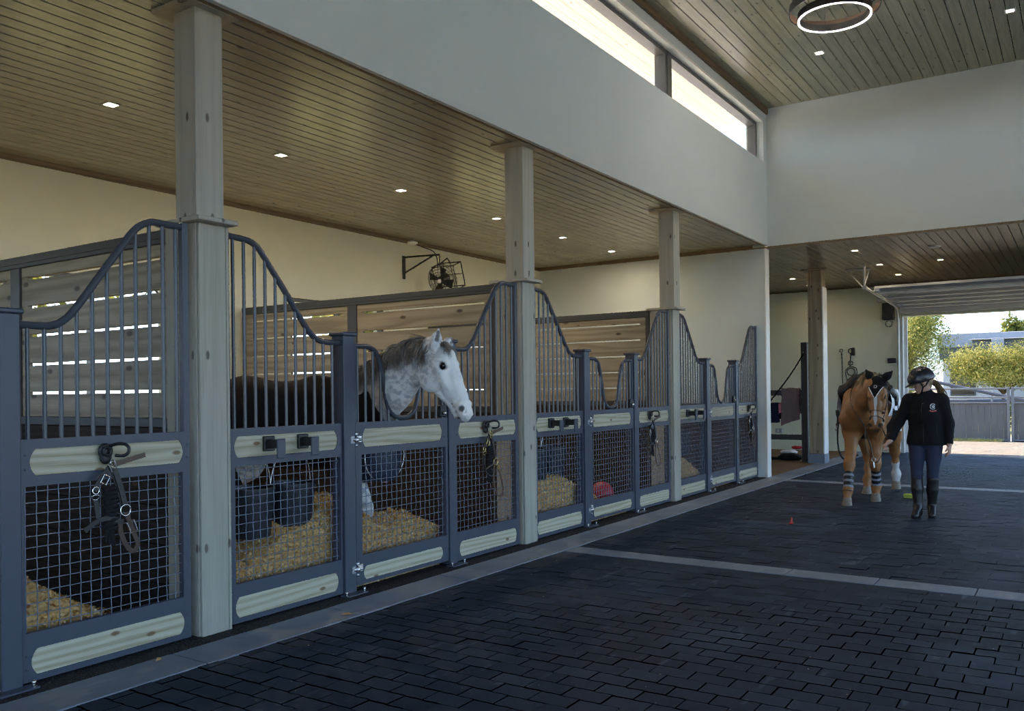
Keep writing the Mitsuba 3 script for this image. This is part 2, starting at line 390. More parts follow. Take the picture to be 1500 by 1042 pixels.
def coat_grey(p, n, uv):
    # uv.x: dappled darker parts (neck, shoulders, legs); uv.y: dark skin (muzzle, around the eye, nostril)
    d1, d2, r = voronoi(p[0] * 18 + p[2] * 6, p[1] * 14 + p[2] * 18)
    dap = smoothstep(0.36, 0.66, fbm(p[0] * 26, p[1] * 26, p[2] * 26, 3))
    fleck = smoothstep(0.64, 0.80, noise(p[0] * 290, p[1] * 290, p[2] * 230)) * smoothstep(0.42, 0.66, noise(p[0] * 13 + 3, p[1] * 13, p[2] * 13))
    base = mix((0.82, 0.81, 0.79), (0.30, 0.31, 0.325), dr.clip(uv[0], 0, 1) * (0.18 + 0.82 * dap))
    base = mix(base, (0.26, 0.25, 0.24), fleck * 0.6)
    return mix(base, (0.085, 0.078, 0.080), dr.clip(uv[1], 0, 1))
bsdf('coat_grey', bumped(principled(mikit.proc(coat_grey), 0.55, specular=0.25, sheen=0.25), lambda p, n, uv: noise(p[0] * 500, p[1] * 500, p[2] * 160), 0.0006, 4e-4))
def coat_chestnut(p, n, uv):
    # uv.x: white markings; uv.y: dark (hooves, nostril, fetlocks)
    base = mix((0.23, 0.095, 0.030), (0.385, 0.180, 0.066), fbm(p[0] * 7, p[1] * 7, p[2] * 7, 3))
    base = mix(base, (0.62, 0.60, 0.58), smoothstep(0.45, 0.55, uv[0] + 0.12 * (noise(p[0] * 60, p[1] * 60, p[2] * 40) - 0.5)))
    return mix(base, (0.06, 0.042, 0.036), dr.clip(uv[1], 0, 1))
bsdf('coat_chestnut', bumped(principled(mikit.proc(coat_chestnut), 0.42, specular=0.35, sheen=0.2), lambda p, n, uv: noise(p[0] * 400, p[1] * 400, p[2] * 120), 0.0005, 4e-4))
bsdf('mane_grey', principled(mikit.proc(lambda p, n, uv: mix((0.06, 0.050, 0.044), (0.27, 0.235, 0.20), noise(p[0] * 160, p[1] * 160, p[2] * 30))), 0.5), True)
bsdf('mane_flaxen', principled(mikit.proc(lambda p, n, uv: mix((0.30, 0.20, 0.11), (0.58, 0.47, 0.33), noise(p[0] * 160, p[1] * 160, p[2] * 30))), 0.5), True)
bsdf('tail_chestnut', principled(mikit.proc(lambda p, n, uv: mix((0.16, 0.07, 0.03), (0.33, 0.18, 0.09), noise(p[0] * 160, p[1] * 160, p[2] * 20))), 0.5), True)
bsdf('eye', principled((0.006, 0.004, 0.003), 0.08, specular=0.7))
bsdf('hoof', principled(mikit.proc(lambda p, n, uv: mix((0.10, 0.075, 0.055), (0.30, 0.255, 0.20), fbm(p[0] * 30, p[1] * 30, p[2] * 90))), 0.5))
# ------------------------------------------------------------------ the building
YB, ZB, ZS, ZH, ZC, XF, YBACK, ZL = 4.34, 3.876, 5.24, 5.90, 6.155, 14.20, 8.82, 3.90
XE, ZE = 20.95, 3.84                      # end wall with the big door, and the ceiling there
X0 = 3.30                                 # corner of the first timber column; the bays repeat every 3.66 m
BAY = 3.66
XA = -5.0                                 # rear end of the hall
rng = np.random.default_rng(7)

# floor: bed, pavers, kerb slabs, cross bands, rubber strip, stall mats
fl = struct('floor', bx(XA - 1, 26.6, -5.2, YB + 0.3, -0.12, -0.012), 'joint', 'dark interlocking paved floor of the aisle')
add('stall_mat', bx(XA, XF + .05, 4.62, YBACK, -0.12, 0.0), 'mat_floor', fl, label='black rubber mat floor inside the stalls')
add('wash_bay_floor', bx(XF + .05, XE + .1, 4.30, YBACK, -0.12, 0.004), 'wash_floor', fl, label='brown floor of the grooming bay')
add('rubber_strip', bx(XA, XF + .05, 4.39, 4.64, -0.1, 0.004), 'rubber', fl, label='black granulated rubber strip under the stall fronts')
PL, PW, GAP = 0.2165, 0.1345, 0.0022
def paver_poly(w=PL, d=PW):
    # two wavy long edges that interlock with half-bond neighbours
    ys = np.linspace(GAP / 2, w - GAP / 2, 9)
    def wave(y):
        ph = ((y / (PL / 2)) + 0.5) % 1.0
        return 0.011 * (np.clip((ph - 0.36) / 0.28, 0, 1) - ph * 0 - 0.5) - 0.011 * (ph - 0.5)
    lo = np.stack([wave(ys) + GAP / 2, ys], 1); hi = np.stack([d + wave(ys) - GAP / 2, ys], 1)[::-1]
    return np.vstack([lo, hi])
def paver_mesh(poly, chamfer):
    n = len(poly); c = poly.mean(0); h = n // 2
    inner = poly - np.sign(poly - c) * np.array([0.0028, 0.0028]) if chamfer else poly
    v = [np.column_stack([inner, np.zeros(n)])]
    f = []
    for i in range(h - 1): f += [(i, n - 1 - i, n - 2 - i), (i, n - 2 - i, i + 1)]
    if chamfer: v += [np.column_stack([poly, np.full(n, -0.003)])]
    v += [np.column_stack([poly, np.full(n, -0.035)])]
    for r in range(len(v) - 1):
        for i in range(n):
            j = (i + 1) % n
            f += [(r * n + i, r * n + n + j, r * n + j), (r * n + i, r * n + n + i, r * n + n + j)]
    m = trimesh.Trimesh(np.vstack(v), np.array(f), process=False)
    tri = m.triangles[0]
    if np.cross(tri[1] - tri[0], tri[2] - tri[0])[2] < 0: m.invert()
    return m
pp = paver_poly(); pm = paver_mesh(pp, True); pm_far = paver_mesh(paver_poly(), False)
BANDS = [(6.875, 7.135), (13.85, 14.13)]
KERB_Y = 4.055
pavers, yard = [], []
def rows(xa, xb): return np.arange(math.ceil((xb - xa) / PW - 1e-6)), xa
for (xa, xb) in [(0.9, BANDS[0][0]), (BANDS[0][1], BANDS[1][0]), (BANDS[1][1], XE + 0.25), (XE + 0.25, XE + 5.2)]:
    nrow = int((xb - xa + 0.02) / PW)
    pw = (xb - xa) / nrow
    for r in range(nrow):
        x = xa + r * pw
        ymin = -1.6 if x < 9 else -0.9
        off = 0.5 * PL * (r % 2)
        y = KERB_Y - (x - 2) * 0.004 + 0.05 - PL + off
        while y > ymin:
            pavers.append((x, y)); yard.append(xa > XE); y -= PL
pavers = np.array(pavers)
def project(P):
    q = np.asarray(P, float) - EYE
    z = q @ AHEAD
    return np.stack([753.54 - 1250.85 * (q @ LEFT) / z, 569.33 - 1250.85 * (q @ UP) / z], -1), z
q, zz = project(np.column_stack([pavers + [PW / 2, PL / 2], np.zeros(len(pavers))]))
vis = (q[:, 0] > 0) & (q[:, 0] < 1500) & (q[:, 1] < 1042) & (zz > 0.5)
order = np.argsort(np.where(vis, zz, 1e3))
shp = ply(pm, 'paver0', False)
tones = np.where(yard, 4, rng.choice(4, len(pavers), p=[0.25, 0.4, 0.25, 0.10]))
for n_, i in enumerate(order[:300]):
    dz = rng.normal(0, 0.0009)
    scene[numbered(f'{fl}__paver')] = {**shp, 'bsdf': {'type': 'ref', 'id': f'mat_paver{tones[i]}'}, 'to_world': T().translate([*pavers[i], dz]).rotate([1, 0, 0], rng.normal(0, 0.25)).rotate([0, 1, 0], rng.normal(0, 0.3))}
for t in range(5):
    sel = [i for i in order[300:] if tones[i] == t]
    n = len(pm_far.vertices)
    tilt = rng.normal(0, 0.0045, (len(sel), 2)); dz = rng.normal(0, 0.0010, len(sel))
    vv = np.repeat(pm_far.vertices[None], len(sel), 0)
    vv[:, :, 2] += vv[:, :, 0] * tilt[:, :1] + vv[:, :, 1] * tilt[:, 1:] + dz[:, None]
    vv[:, :, :2] += pavers[sel][:, None]
    ff = pm_far.faces[None] + (np.arange(len(sel)) * n)[:, None, None]
    scene[f'{fl}__paver_field__{t + 1:03d}'] = ply((vv.reshape(-1, 3), ff.reshape(-1, 3)), f'paver{t}')
used[f'{fl}__paver_field'] = 0
labels[f'{fl}__paver_field'] = {'label': 'farther dark wavy pavers of the aisle', 'kind': 'stuff'}
for x in np.arange(-3.1, 20.9, 1.22):
    add('kerb_slab', cbx(x + .002, x + 1.218, 4.06 - x * .004 + .008, 4.39, -0.1, 0.006 + rng.normal(0, .001), 0.005), 'slab', fl)
for a, b in BANDS:
    for y in np.arange(-1.37, 3.9, 0.675):
        if y < 0.7 and a > 10 and False: continue
        add('band_slab', cbx(a + .004, b - .004, y + .003, min(y + 0.672, 4.035), -0.1, 0.004 + rng.normal(0, .001), 0.004), 'slab', fl)

# low ceiling over the stalls: boards along the aisle over a dark backing
ce = struct('ceiling', cat(bx(XA, XF - .01, YB + .29, YBACK - .01, ZL + .03, ZL + .12), bx(XA, XF - .01, YB + .045, YB + .29, ZL + .022, ZL + .045), bx(XA, XF - .01, -YB + .01, YB - .01, ZC + .03, ZC + .12), bx(XF + .26, XE - .01, -5.2, YBACK - .01, ZE + .03, ZE + .12)), 'joint', 'timber board ceiling')
def boards(name, mat, xa, xb, ya, yb, z, pitch, gap, joints, step=0):
    y = ya; i = 0
    while y < yb - 0.02:
        w = min(pitch, yb - y)
        cuts = sorted([xa, xb] + [xa + (xb - xa) * t for t in joints(i)])
        for a, b in zip(cuts[:-1], cuts[1:]):
            add(name, cbx(a + .001, b - .001, y + gap / 2, y + w - gap / 2, z, z + 0.018, 0.004), mat, ce)
        y += pitch; i += 1
boards('board', 'ceiling_wood', XA, XF, YB + .072, YBACK, ZL, 0.136, 0.009, lambda i: [((i * 0.377) % 0.7) + 0.15])
boards('high_board', 'ceiling_wood_high', 2.0, XF, -0.62, YB - .03, ZC, 0.1505, 0.008, lambda i: [((i * 0.291) % 0.6) + 0.2])
boards('bay_board', 'bay_ceiling_wood', XF + .006, XE, 0.2, YBACK, ZE, 0.136, 0.009, lambda i: [])
add('rear_board', bx(XA, 2.0, -YB, YB - .03, ZC, ZC + .018), 'ceiling_wood_high', ce)
add('rear_board', bx(2.0, XF, -YB, -0.62, ZC, ZC + .018), 'ceiling_wood_high', ce)
add('bay_board', bx(XF + .006, XE, -5.2, 0.2, ZE, ZE + .018), 'bay_ceiling_wood', ce)
add('bay_edge_trim', bx(XF - .012, XF + .004, -YB, YB - .002, ZE - .012, ZE + .022), 'trim_wood', ce)
add('edge_trim', bx(XA, XF, YB + .041, YB + .070, ZB - .004, ZB + .03), 'trim_wood', ce)
add('crown_trim', bx(2, XF, YB - .035, YB - .003, ZC - .095, ZC - .002), 'trim_wood', ce)
add('wall_trim', bx(XA, XF, YBACK - .025, YBACK - .002, ZL - .06, ZL - .001), 'trim_wood', ce)
add('end_trim', bx(XF - .024, XF - .002, YB + .25, YBACK - .03, ZL - .05, ZL - .001), 'trim_wood', ce)
add('bay_trim', bx(XE - .024, XE - .002, -3, YBACK - .03, ZE - .04, ZE - .001), 'trim_wood', ce)
# roofs and soffits outside (what the clerestory looks out on)
rf = struct('roof', cat(bx(XA - 1, XE + .6, YB + .32, YBACK + .9, ZL + .14, ZL + .30), bx(XA - 1, XE + .6, -5.7, -YB - .32, ZL + .14, ZL + .30), bx(XF + .25, XE + .6, -YB - .3, YB + .35, ZL + .14, ZL + .30),
                        bx(XA - 1, XF + 1.3, -6.2, 6.2, ZC + .17, ZC + .36)), 'white_frame', 'pale flat roofs of the barn')
for i, y in enumerate(np.arange(YB + .33, 6.15, 0.15)): add('soffit_board', bx(4.5, XF + .85, y + .003, y + .147, ZC + .12, ZC + .165), 'soffit_wood', rf)

# walls
def wall_holes(a, b, z0, z1, holes): 
    p = sbox(a, z0, b, z1)
    for h in holes: p = p.difference(sbox(h[0], h[2], h[1], h[3]))
    return p
WIN = [(XF - .20 - BAY * k - 3.56, XF - .20 - BAY * k) for k in range(5)]
hole = [(XA + .4, WIN[0][1], ZS, ZH)]
struct('wall_left', cat(xz_plate(wall_holes(XA, XF + .05, ZL + .05, ZC + .15, hole), YB, YB + .28), bx(XA, XF + .05, YB, YB + .04, ZB, ZL + .05)), 'wall_white', 'long white upper wall with clerestory above the stalls')
struct('wall_right', cat(xz_plate(wall_holes(XA, XF + .05, ZB, ZC + .15, hole), -YB - .28, -YB)), 'wall_white', 'upper wall on the right side of the aisle')
struct('wall_far', bx(XF, XF + .25, -YB - .28, YB, ZE + .019, ZC + .15), 'wall_white', 'white upper end wall above the grooming bay')
struct('wall_end', cbx(XF + .03, XF + .21, 4.40, YBACK, 0.0, ZL + .02, 0.006), 'wall_white', 'white wall that ends the stall row')
BW = [(X0 + BAY * k + 0.91, X0 + BAY * k + 2.75) for k in (-2, -1, 0, 1, 2)]
struct('wall_back', xz_plate(wall_holes(XA, XE + .2, 0, ZL + .1, [(a, b, 1.42, 2.79) for a, b in BW]), YBACK, YBACK + .22), 'wall_paint', 'cream back wall of the stalls')
add('kick_board', cat([bx(XA, XF, YBACK - .045, YBACK - .002, z + .004, z + .246) for z in (0.0, .25, .5, .75, 1.0)]), 'kick_board_x', 'wall_back', label='dark boards lining the lower back wall')
add('kick_board', cat([bx(XF - .015, XF + .028, 4.62, YBACK - .05, z + .004, z + .246) for z in (0.0, .25, .5, .75, 1.0)]), 'kick_board', 'wall_end', label='dark boards lining the lower end wall')
struct('wall_opening', yz_plate(wall_holes(-8.6, YBACK + .2, 0, ZE + .1, [(-3.35, 3.43, -.1, 3.09)]), XE, XE + .22), 'wall_paint', 'cream wall with the big open overhead door')
struct('wall_rear', yz_plate(wall_holes(-YB - .28, YBACK + .2, 0, ZC + .15, [(-3.35, 3.4, -.1, 3.5), (-3.4, 3.4, 4.6, 5.8)]), XA - .22, XA), 'wall_paint')
# clerestory windows
for k, (a, b) in enumerate(WIN[:3]):
    for s, y in ((1, YB + .15), ):
        w = struct(f'window_{k + 1}', None, None, 'long clerestory window of the left wall')
        f = sbox(a - .01, ZS - .01, b + .01, ZH + .01).difference(sbox(a + .055, ZS + .03, b - .055, ZH - .055))
        add('frame', xz_plate(f, y - .05, y + .09), 'bronze_frame', w)
        add('mullion', cbx(a - .101, a - .011, y - .06, y + .125, ZS + .001, ZH - .001, .004), 'bronze_frame', w)
        add('pane', xz_plate(sbox(a + .05, ZS + .02, b - .05, ZH - .05), y + .04, y + .0401), 'glass', w)
        t = sbox(a - .10, ZH, b + (.035 if k == 0 else 0), ZH + .035)
        if k == 0: t = t.union(sbox(b, ZS, b + .035, ZH + .035))
        add('lining', xz_plate(t, YB - .006, YB - .0005), 'white_frame', w)
# stall windows in the back wall
for k, (a, b) in enumerate(BW):
    w = struct(f'window_{k + 4}', None, None, 'window at the back of a stall')
    f = sbox(a - .02, 1.40, b + .02, 2.81).difference(sbox(a + .05, 1.47, (a + b) / 2 - .025, 2.74)).difference(sbox((a + b) / 2 + .025, 1.47, b - .05, 2.74))
    add('frame', xz_plate(f, YBACK + .02, YBACK + .10), 'bronze_frame', w)
    add('sill', cbx(a - .05, b + .05, YBACK - .03, YBACK + .03, 1.385, 1.42), 'white_frame', w)
# trims at the foot of the end wall and big door
struct('trim_1', cat(cbx(XF + .02, XF + .22, 4.385, 4.405, 0, ZL, .003)), 'white_frame', 'white corner trim of the stall end wall')
d1 = struct('door_1', None, None, 'raised overhead door of the end wall')
add('jamb', cbx(XE - .02, XE + .24, 3.36, 3.43, -.02, 3.09), 'galvanized', d1)
add('jamb_trim', cbx(XE + .22, XE + .27, 3.30, 3.40, -.02, 3.12), 'white_frame', d1)
# sectional door pushed up under the ceiling, sloping a little
def door_path(t):                                             # distance along the track -> (x, z)
    return XE - 0.12 - t, 3.30 + 0.10 * t / 3.0
for i in range(5):
    t0, t1 = 0.10 + i * 0.62, 0.10 + i * 0.62 + 0.60
    (xa, za), (xb, zb) = door_path(t0), door_path(t1)
    prof = []
    for t in np.linspace(0, 1, 13):
        x = xa + (xb - xa) * t; z = za + (zb - za) * t
        prof.append((x, z - 0.045 * (1 if int(t * 12 + .01) % 4 in (1, 2) else 0)))
    poly = Polygon(prof + [(x, z + .045) for x, z in prof[::-1]])
    m = xz_plate(poly, -3.3, 3.33)
    s = add('section', m, 'galvanized', d1)
    for t in (.5,): add('strut', cbx(xa + (xb - xa) * t - .07, xa + (xb - xa) * t + .07, -3.3, 3.30, za + (zb - za) * t - .085, za + (zb - za) * t + .0, .004), 'galvanized', s)
    add('stile', cbx(min(xa, xb) + .03, max(xa, xb) - .03, 3.25, 3.34, min(za, zb) - .035, max(za, zb) + .01), 'zinc', s)
# the lowest sections still hang in front of the lintel
(xa, za) = door_path(0.1)
lint = []
for i, (x, z, hh) in enumerate([(XE - .16, 3.13, .16), (XE - .20, 3.27, .09)]):
    add('section', cbx(x - .045, x, -3.3, 3.40, z, z + hh, .01), 'galvanized', d1)
for k, z in enumerate((3.43, 3.53, 3.63, 3.72)):
    add('header', cbx(XE - .06 - .02 * (k % 2), XE - .01, -3.3, 3.9, z, z + .09, .012), 'galvanized', d1)
add('track', cat(tube(np.array([(XE - .10, 3.44, 0.02), (XE - .10, 3.44, 2.95), (XE - .14, 3.44, 3.14), (XE - .26, 3.44, 3.25), (XE - .5, 3.44, 3.30), (XE - 3.5, 3.44, 3.40)]), .028, 8)), 'galvanized', d1)
add('hanger', cat(cbx(17.82, 17.86, 3.42, 3.90, ZE - .035, ZE - .002, .003), cbx(17.30, 17.335, 3.43, 3.465, 3.38, ZE, .003), strap([(17.84, 3.86, ZE - .02), (17.32, 3.47, 3.41)], .03, .004, (0, 0, 1)), strap([(17.84, 3.45, ZE - .02), (17.32, 3.45, 3.41)], .03, .004, (0, 1, 0))), 'galvanized', d1)
add('end_rail', cbx(17.28, 17.36, 3.40, 3.48, 3.36, 3.43), 'galvanized', d1)
op = thing('door_opener', 'black door opener motor on the wall beside the raised overhead door', 'door opener')
add('housing', cbx(XE - .20, XE - .001, 3.52, 3.76, 3.02, 3.40, .015), 'black_plastic', op)
add('pull_loop', torus((XE - .12, 3.63, 2.93), .07, .008, (1, .2, 0)), 'black_plastic', op)
wp = thing('wall_bracket', 'short black bracket bar on the wall left of the big doorway', 'bracket')
add('bar', cbx(XE - .06, XE - .001, 3.50, 3.68, 2.04, 2.15, .01), 'black_plastic', wp)
# ------------------------------------------------------------------ timber columns
ORD = ['nearest', 'second', 'third']
def column(k, xu, key_label):
    c = thing('timber_column', key_label, 'column', 'timber columns along the stall row')
    add('upper_shaft', cbx(xu - .035, xu + .165, 4.48, 4.69, 2.59, ZL - .002, .005), 'column_wood', c)
    add('capital', cbx(xu - .12, xu + .25, 4.415, 4.80, ZB - .006, ZL - .001, .004), 'column_wood', c)
    cap = add('cap_board', cbx(xu - .055, xu + .24, 4.435, 4.88, 2.562, 2.592, .005), 'column_wood', c)
    add('front_board', cbx(xu + .006, xu + .204, 4.518, 4.54, 0.004, 2.562, .004), 'column_wood', c)
    add('corner_board', cbx(xu + .207, xu + .228, 4.520, 4.56, 0.004, 2.562, .003), 'column_wood', c)
    add('side_board', cbx(xu, xu + .024, 4.541, 4.85, 0.004, 2.562, .003), 'column_wood', c)
    add('core', bx(xu + .024, xu + .226, 4.545, 4.85, 0.004, 2.562), 'column_wood', c)
    return c
column(0, X0, 'tall greyed timber column nearest the camera, left of the grey horse')
column(1, X0 + BAY, 'greyed timber column just right of the grey horse, below the middle of the long beam')
column(2, X0 + 2 * BAY, 'slim greyed timber column standing nearest the white end wall of the stall row')
# the column beyond, in the grooming bay
c = thing('bay_column', 'knotty timber column with grey base plinth left of the chestnut horse', 'column')
add('shaft', cbx(17.36, 17.66, 4.25, 4.52, 0.19, ZE, .006), 'bay_column_wood', c)
add('edge_board', cbx(17.355, 17.67, 4.225, 4.25, 0.19, ZE - .35, .004), 'white_frame', c)
add('plinth', cbx(17.33, 17.69, 4.22, 4.55, 0.0, 0.19, .006), 'slab', c)
add('capital', cbx(17.26, 17.76, 4.12, 4.63, ZE - .022, ZE - .001, .004), 'bay_column_wood', c)

# ------------------------------------------------------------------ stall fronts
FZ = 1.275
def bow(a, b, z0, z1, bulge=0.028, grow=0.0, s0=1, s1=1):
    t = np.linspace(-1, 1, 9)
    z = z0 + (z1 - z0) * (t + 1) / 2
    r = np.stack([b - bulge + bulge * (1 - t ** 2) * s1, z], 1); l = np.stack([a + bulge - bulge * (1 - t ** 2) * s0, z], 1)[::-1]
    return Polygon(np.vstack([r, l])).buffer(grow, join_style=2)
INL = [(1.085, 1.225), (0.050, 0.185)]
MESH = (0.270, 1.030)

def wire_mesh(a, b, z0, z1, y, pitch=0.0585, r=0.0030):
    ms = []
    nx, nz = int((b - a) / pitch), int((z1 - z0) / pitch)
    xs = a + ((b - a) - nx * pitch) / 2 + pitch * np.arange(nx + 1); zs = z0 + ((z1 - z0) - nz * pitch) / 2 + pitch * np.arange(nz + 1)
    amp = r * 0.75
    for i, x in enumerate(xs):
        zz = np.concatenate([[z0 - .005], np.sort(np.concatenate([zs, zs[:-1] + pitch / 2])), [z1 + .005]])
        yy = np.array([y] + [y + amp * (0 if j % 2 else (1 if (i + j // 2) % 2 else -1)) for j in range(len(zz) - 2)] + [y])
        ms.append(tube(np.stack([np.full(len(zz), x), yy, zz], 1), r, 5, cap=False))
    for j, z in enumerate(zs):
        xx = np.concatenate([[a - .005], np.sort(np.concatenate([xs, xs[:-1] + pitch / 2])), [b + .005]])
        yy = np.array([y] + [y - amp * (0 if i % 2 else (1 if (i // 2 + j) % 2 else -1)) for i in range(len(xx) - 2)] + [y])
        ms.append(tube(np.stack([xx, yy, np.full(len(xx), z)], 1), r, 5, cap=False))
    return cat(ms)

def bolts(pts, y, r=0.007):
    return cat([ball((x, y, z), r, 1, (1, .55, 1)) for x, z in pts])

def frame_plate(a, b, zb, y0, y1, m=0.045, sides=(0.02, 0.02), bulge=0.03):
    p = sbox(a, zb, b, FZ)
    holes = []
    for z0, z1 in INL:
        h = bow(a + m, b - m, max(z0, zb + .03), z1, bulge); holes.append(h); p = p.difference(h)
    p = p.difference(sbox(a + sides[0], MESH[0], b - sides[1], MESH[1]))
    return xz_plate(p, y0, y1), holes

def curve_rail(z_of, xa, xb, n=60):
    x = np.linspace(xa, xb, n)
    return np.stack([x, np.full(n, 4.575), z_of(x)], 1)
def sstep(t): 
    t = np.clip(t, 0, 1); return t * t * (3 - 2 * t)
RC = spline([(2.607, 1.872), (2.70, 1.872), (2.78, 1.875), (2.85, 1.905), (2.935, 1.997), (3.07, 2.185), (3.215, 2.385), (3.29, 2.475), (3.37, 2.520), (3.45, 2.525), (3.60, 2.522)], 70)
RA = spline([(0.235, 2.522), (0.36, 2.518), (0.44, 2.508), (0.51, 2.470), (0.585, 2.385), (0.745, 2.19), (0.87, 2.03), (0.955, 1.935), (1.02, 1.89), (1.10, 1.872), (1.245, 1.870)], 70)
YOKE = spline([(1.385, 1.852), (1.47, 1.853), (1.57, 1.848), (1.645, 1.80), (1.69, 1.70), (1.73, 1.56), (1.775, 1.395), (1.84, 1.318), (1.945, 1.294), (2.05, 1.318), (2.115, 1.395), (2.16, 1.56), (2.20, 1.70), (2.245, 1.80), (2.32, 1.848), (2.42, 1.853), (2.49, 1.852)], 110)

protos = {}
def proto(name, parts): protos[name] = parts
def P3(a): return np.stack([a[:, 0], np.full(len(a), 4.575), a[:, 1]], 1)
def bars(xs, rail):
    out = []
    o = np.argsort(rail[:, 0])
    for x in xs:
        z = np.interp(x, rail[o, 0], rail[o, 1])
        out.append(cyl((x, 4.575, FZ - .002), (x, 4.575, z), 0.0115, 10))
    return out
S = 30
# hook panel (between the column and the hinge post)
def panel(a, b, rail, xs, stile, mirror):
    pl, holes = frame_plate(a, b, 0.018, 4.553, 4.592, sides=((0.016, 0.055) if mirror else (0.055, 0.016))[::-1] if False else ((0.05, 0.018) if not mirror else (0.018, 0.05)))
    parts = [('frame', ply(pl, 'steel'))]
    for h in holes: parts.append(('inlay', ply(xz_plate(h.buffer(-.001), 4.5565, 4.588), 'pine')))
    parts.append(('wire_mesh', ply(wire_mesh(a + .02, b - .02, MESH[0], MESH[1], 4.578), 'wire', True)))
    for e in (a, b - .03): parts.append(('lower_side', ply(cbx(e, e + .03, 4.592, 4.63, .012, FZ), 'steel')))
    parts.append(('bolts', ply(bolts([(x, z) for x in (a + .022, b - .022) for z0, z1 in INL for z in (z0 + .035, z1 - .03)], 4.552), 'steel_tube', True)))
    parts.append(('top_rail', ply(tube(P3(rail), 0.021, 12), 'steel_tube', S)))
    for m in bars(xs, rail): parts.append(('bar', ply(m, 'steel_tube', S)))
    sx = stile
    parts.append(('stile', ply(cbx(sx, sx + .042, 4.553, 4.598, FZ - .01, 2.55, .004), 'steel')))
    return parts
proto('A', panel(0.236, 1.243, RA, 0.30 + 0.0872 * np.arange(11), 0.236 - .02, False))
proto('C', panel(2.612, 3.612, RC, 2.66 + 0.0882 * np.arange(11), 3.575, True))
# door
a, b = 1.375, 2.493
pl, holes = frame_plate(a, b, 0.05, 4.545, 4.585, m=.075, sides=(.065, .03))
parts = [('frame', ply(pl, 'steel'))]
for h in holes: parts.append(('inlay', ply(xz_plate(h.buffer(-.001), 4.5485, 4.581), 'pine')))
parts.append(('wire_mesh', ply(wire_mesh(a + .06, b - .03, MESH[0], MESH[1], 4.572), 'wire', True)))
parts.append(('bolts', ply(bolts([(x, z) for x in (a + .045, b - .045) for z0, z1 in INL for z in (max(z0, .08) + .03, z1 - .03)], 4.544), 'steel_tube', True)))
parts.append(('yoke_rail', ply(tube(P3(YOKE), 0.0205, 12), 'steel_tube', S)))
for sgn in (-1, 1):
    h = YOKE[(YOKE[:, 0] < 1.945) if sgn < 0 else (YOKE[:, 0] > 1.945)]
    xs = 1.945 + sgn * (0.515 - 0.0872 * np.arange(5))
    for x in xs:
        # below the tube at its lower crossing
        hh = h[np.argsort(h[:, 0])]
        z = np.interp(x, hh[:, 0], hh[:, 1])
        parts.append(('bar', ply(cyl((x, 4.575, FZ - .002), (x, 4.575, z), 0.0115, 10), 'steel_tube', S)))
for e0, e1 in ((a, a + .03), (b - .025, b)): parts.append(('stile', ply(cbx(e0, e1, 4.55, 4.585, FZ - .01, 1.872, .004), 'steel')))
def hinge(z):
    return cat(ball((a - .008, 4.525, z), .021, 2), ball((a - .008, 4.527, z + .042), .015, 2), ball((a - .008, 4.527, z - .042), .013, 2), cbx(a - .065, a - .02, 4.53, 4.545, z - .03, z + .03, .004), cbx(a + .005, a + .055, 4.53, 4.547, z - .022, z + .03, .004),
               cyl((a - .05, 4.527, z), (a + .04, 4.527, z), .011, 10))
for z in (1.148, 0.178): parts.append(('hinge', ply(hinge(z), 'zinc', S)))
lt = ('latch', ply(cat(cbx(b - .10, b - .015, 4.535, 4.575, 1.285, 1.385, .006)), 'steel_black'))
parts.append(lt)
parts.append(('latch_knob', ply(cat(ball((b - .068, 4.52, 1.318), .017, 2), cyl((b - .068, 4.52, 1.318), (b - .068, 4.545, 1.318), .008)), 'chrome', True)))
proto('door', parts)
def post(xa, xb):
    return [('shaft', ply(cbx(xa, xb, 4.53, 4.655, 0.01, 1.925, .005), 'steel')), ('cap', ply(cbx(xa - .016, xb + .016, 4.512, 4.672, 1.922, 1.950, .008), 'steel')),
            ('foot_plate', ply(cbx(xa - .05, xb + .05, 4.46, 4.54, 0.004, 0.014, .002), 'steel')),
            ('foot_bolt', ply(cat(cyl((xa - .04, 4.485, .012), (xa - .04, 4.485, .036), .009), ball((xa - .04, 4.485, .036), .012, 1)), 'chrome', True)),
            ('foot_bolt', ply(cat(cyl((xb + .03, 4.485, .012), (xb + .03, 4.485, .036), .009), ball((xb + .03, 4.485, .036), .012, 1)), 'chrome', True))]
proto('hpost', post(1.247, 1.362)); proto('lpost', post(2.50, 2.604))
def place(p, key, x):
    m = T().translate([x, 0, 0])
    for n, d in protos[p]:
        k = numbered(f'{key}__{n}')
        scene[k] = moved(d, m)
        if n in ('wire_mesh', 'bolts'): labels[k] = {'kind': 'stuff'}
WH = ['in the stall left of the nearest timber column', 'in the stall of the grey horse', 'in the stall between the second and third timber columns', 'in the last stall beside the white end wall']
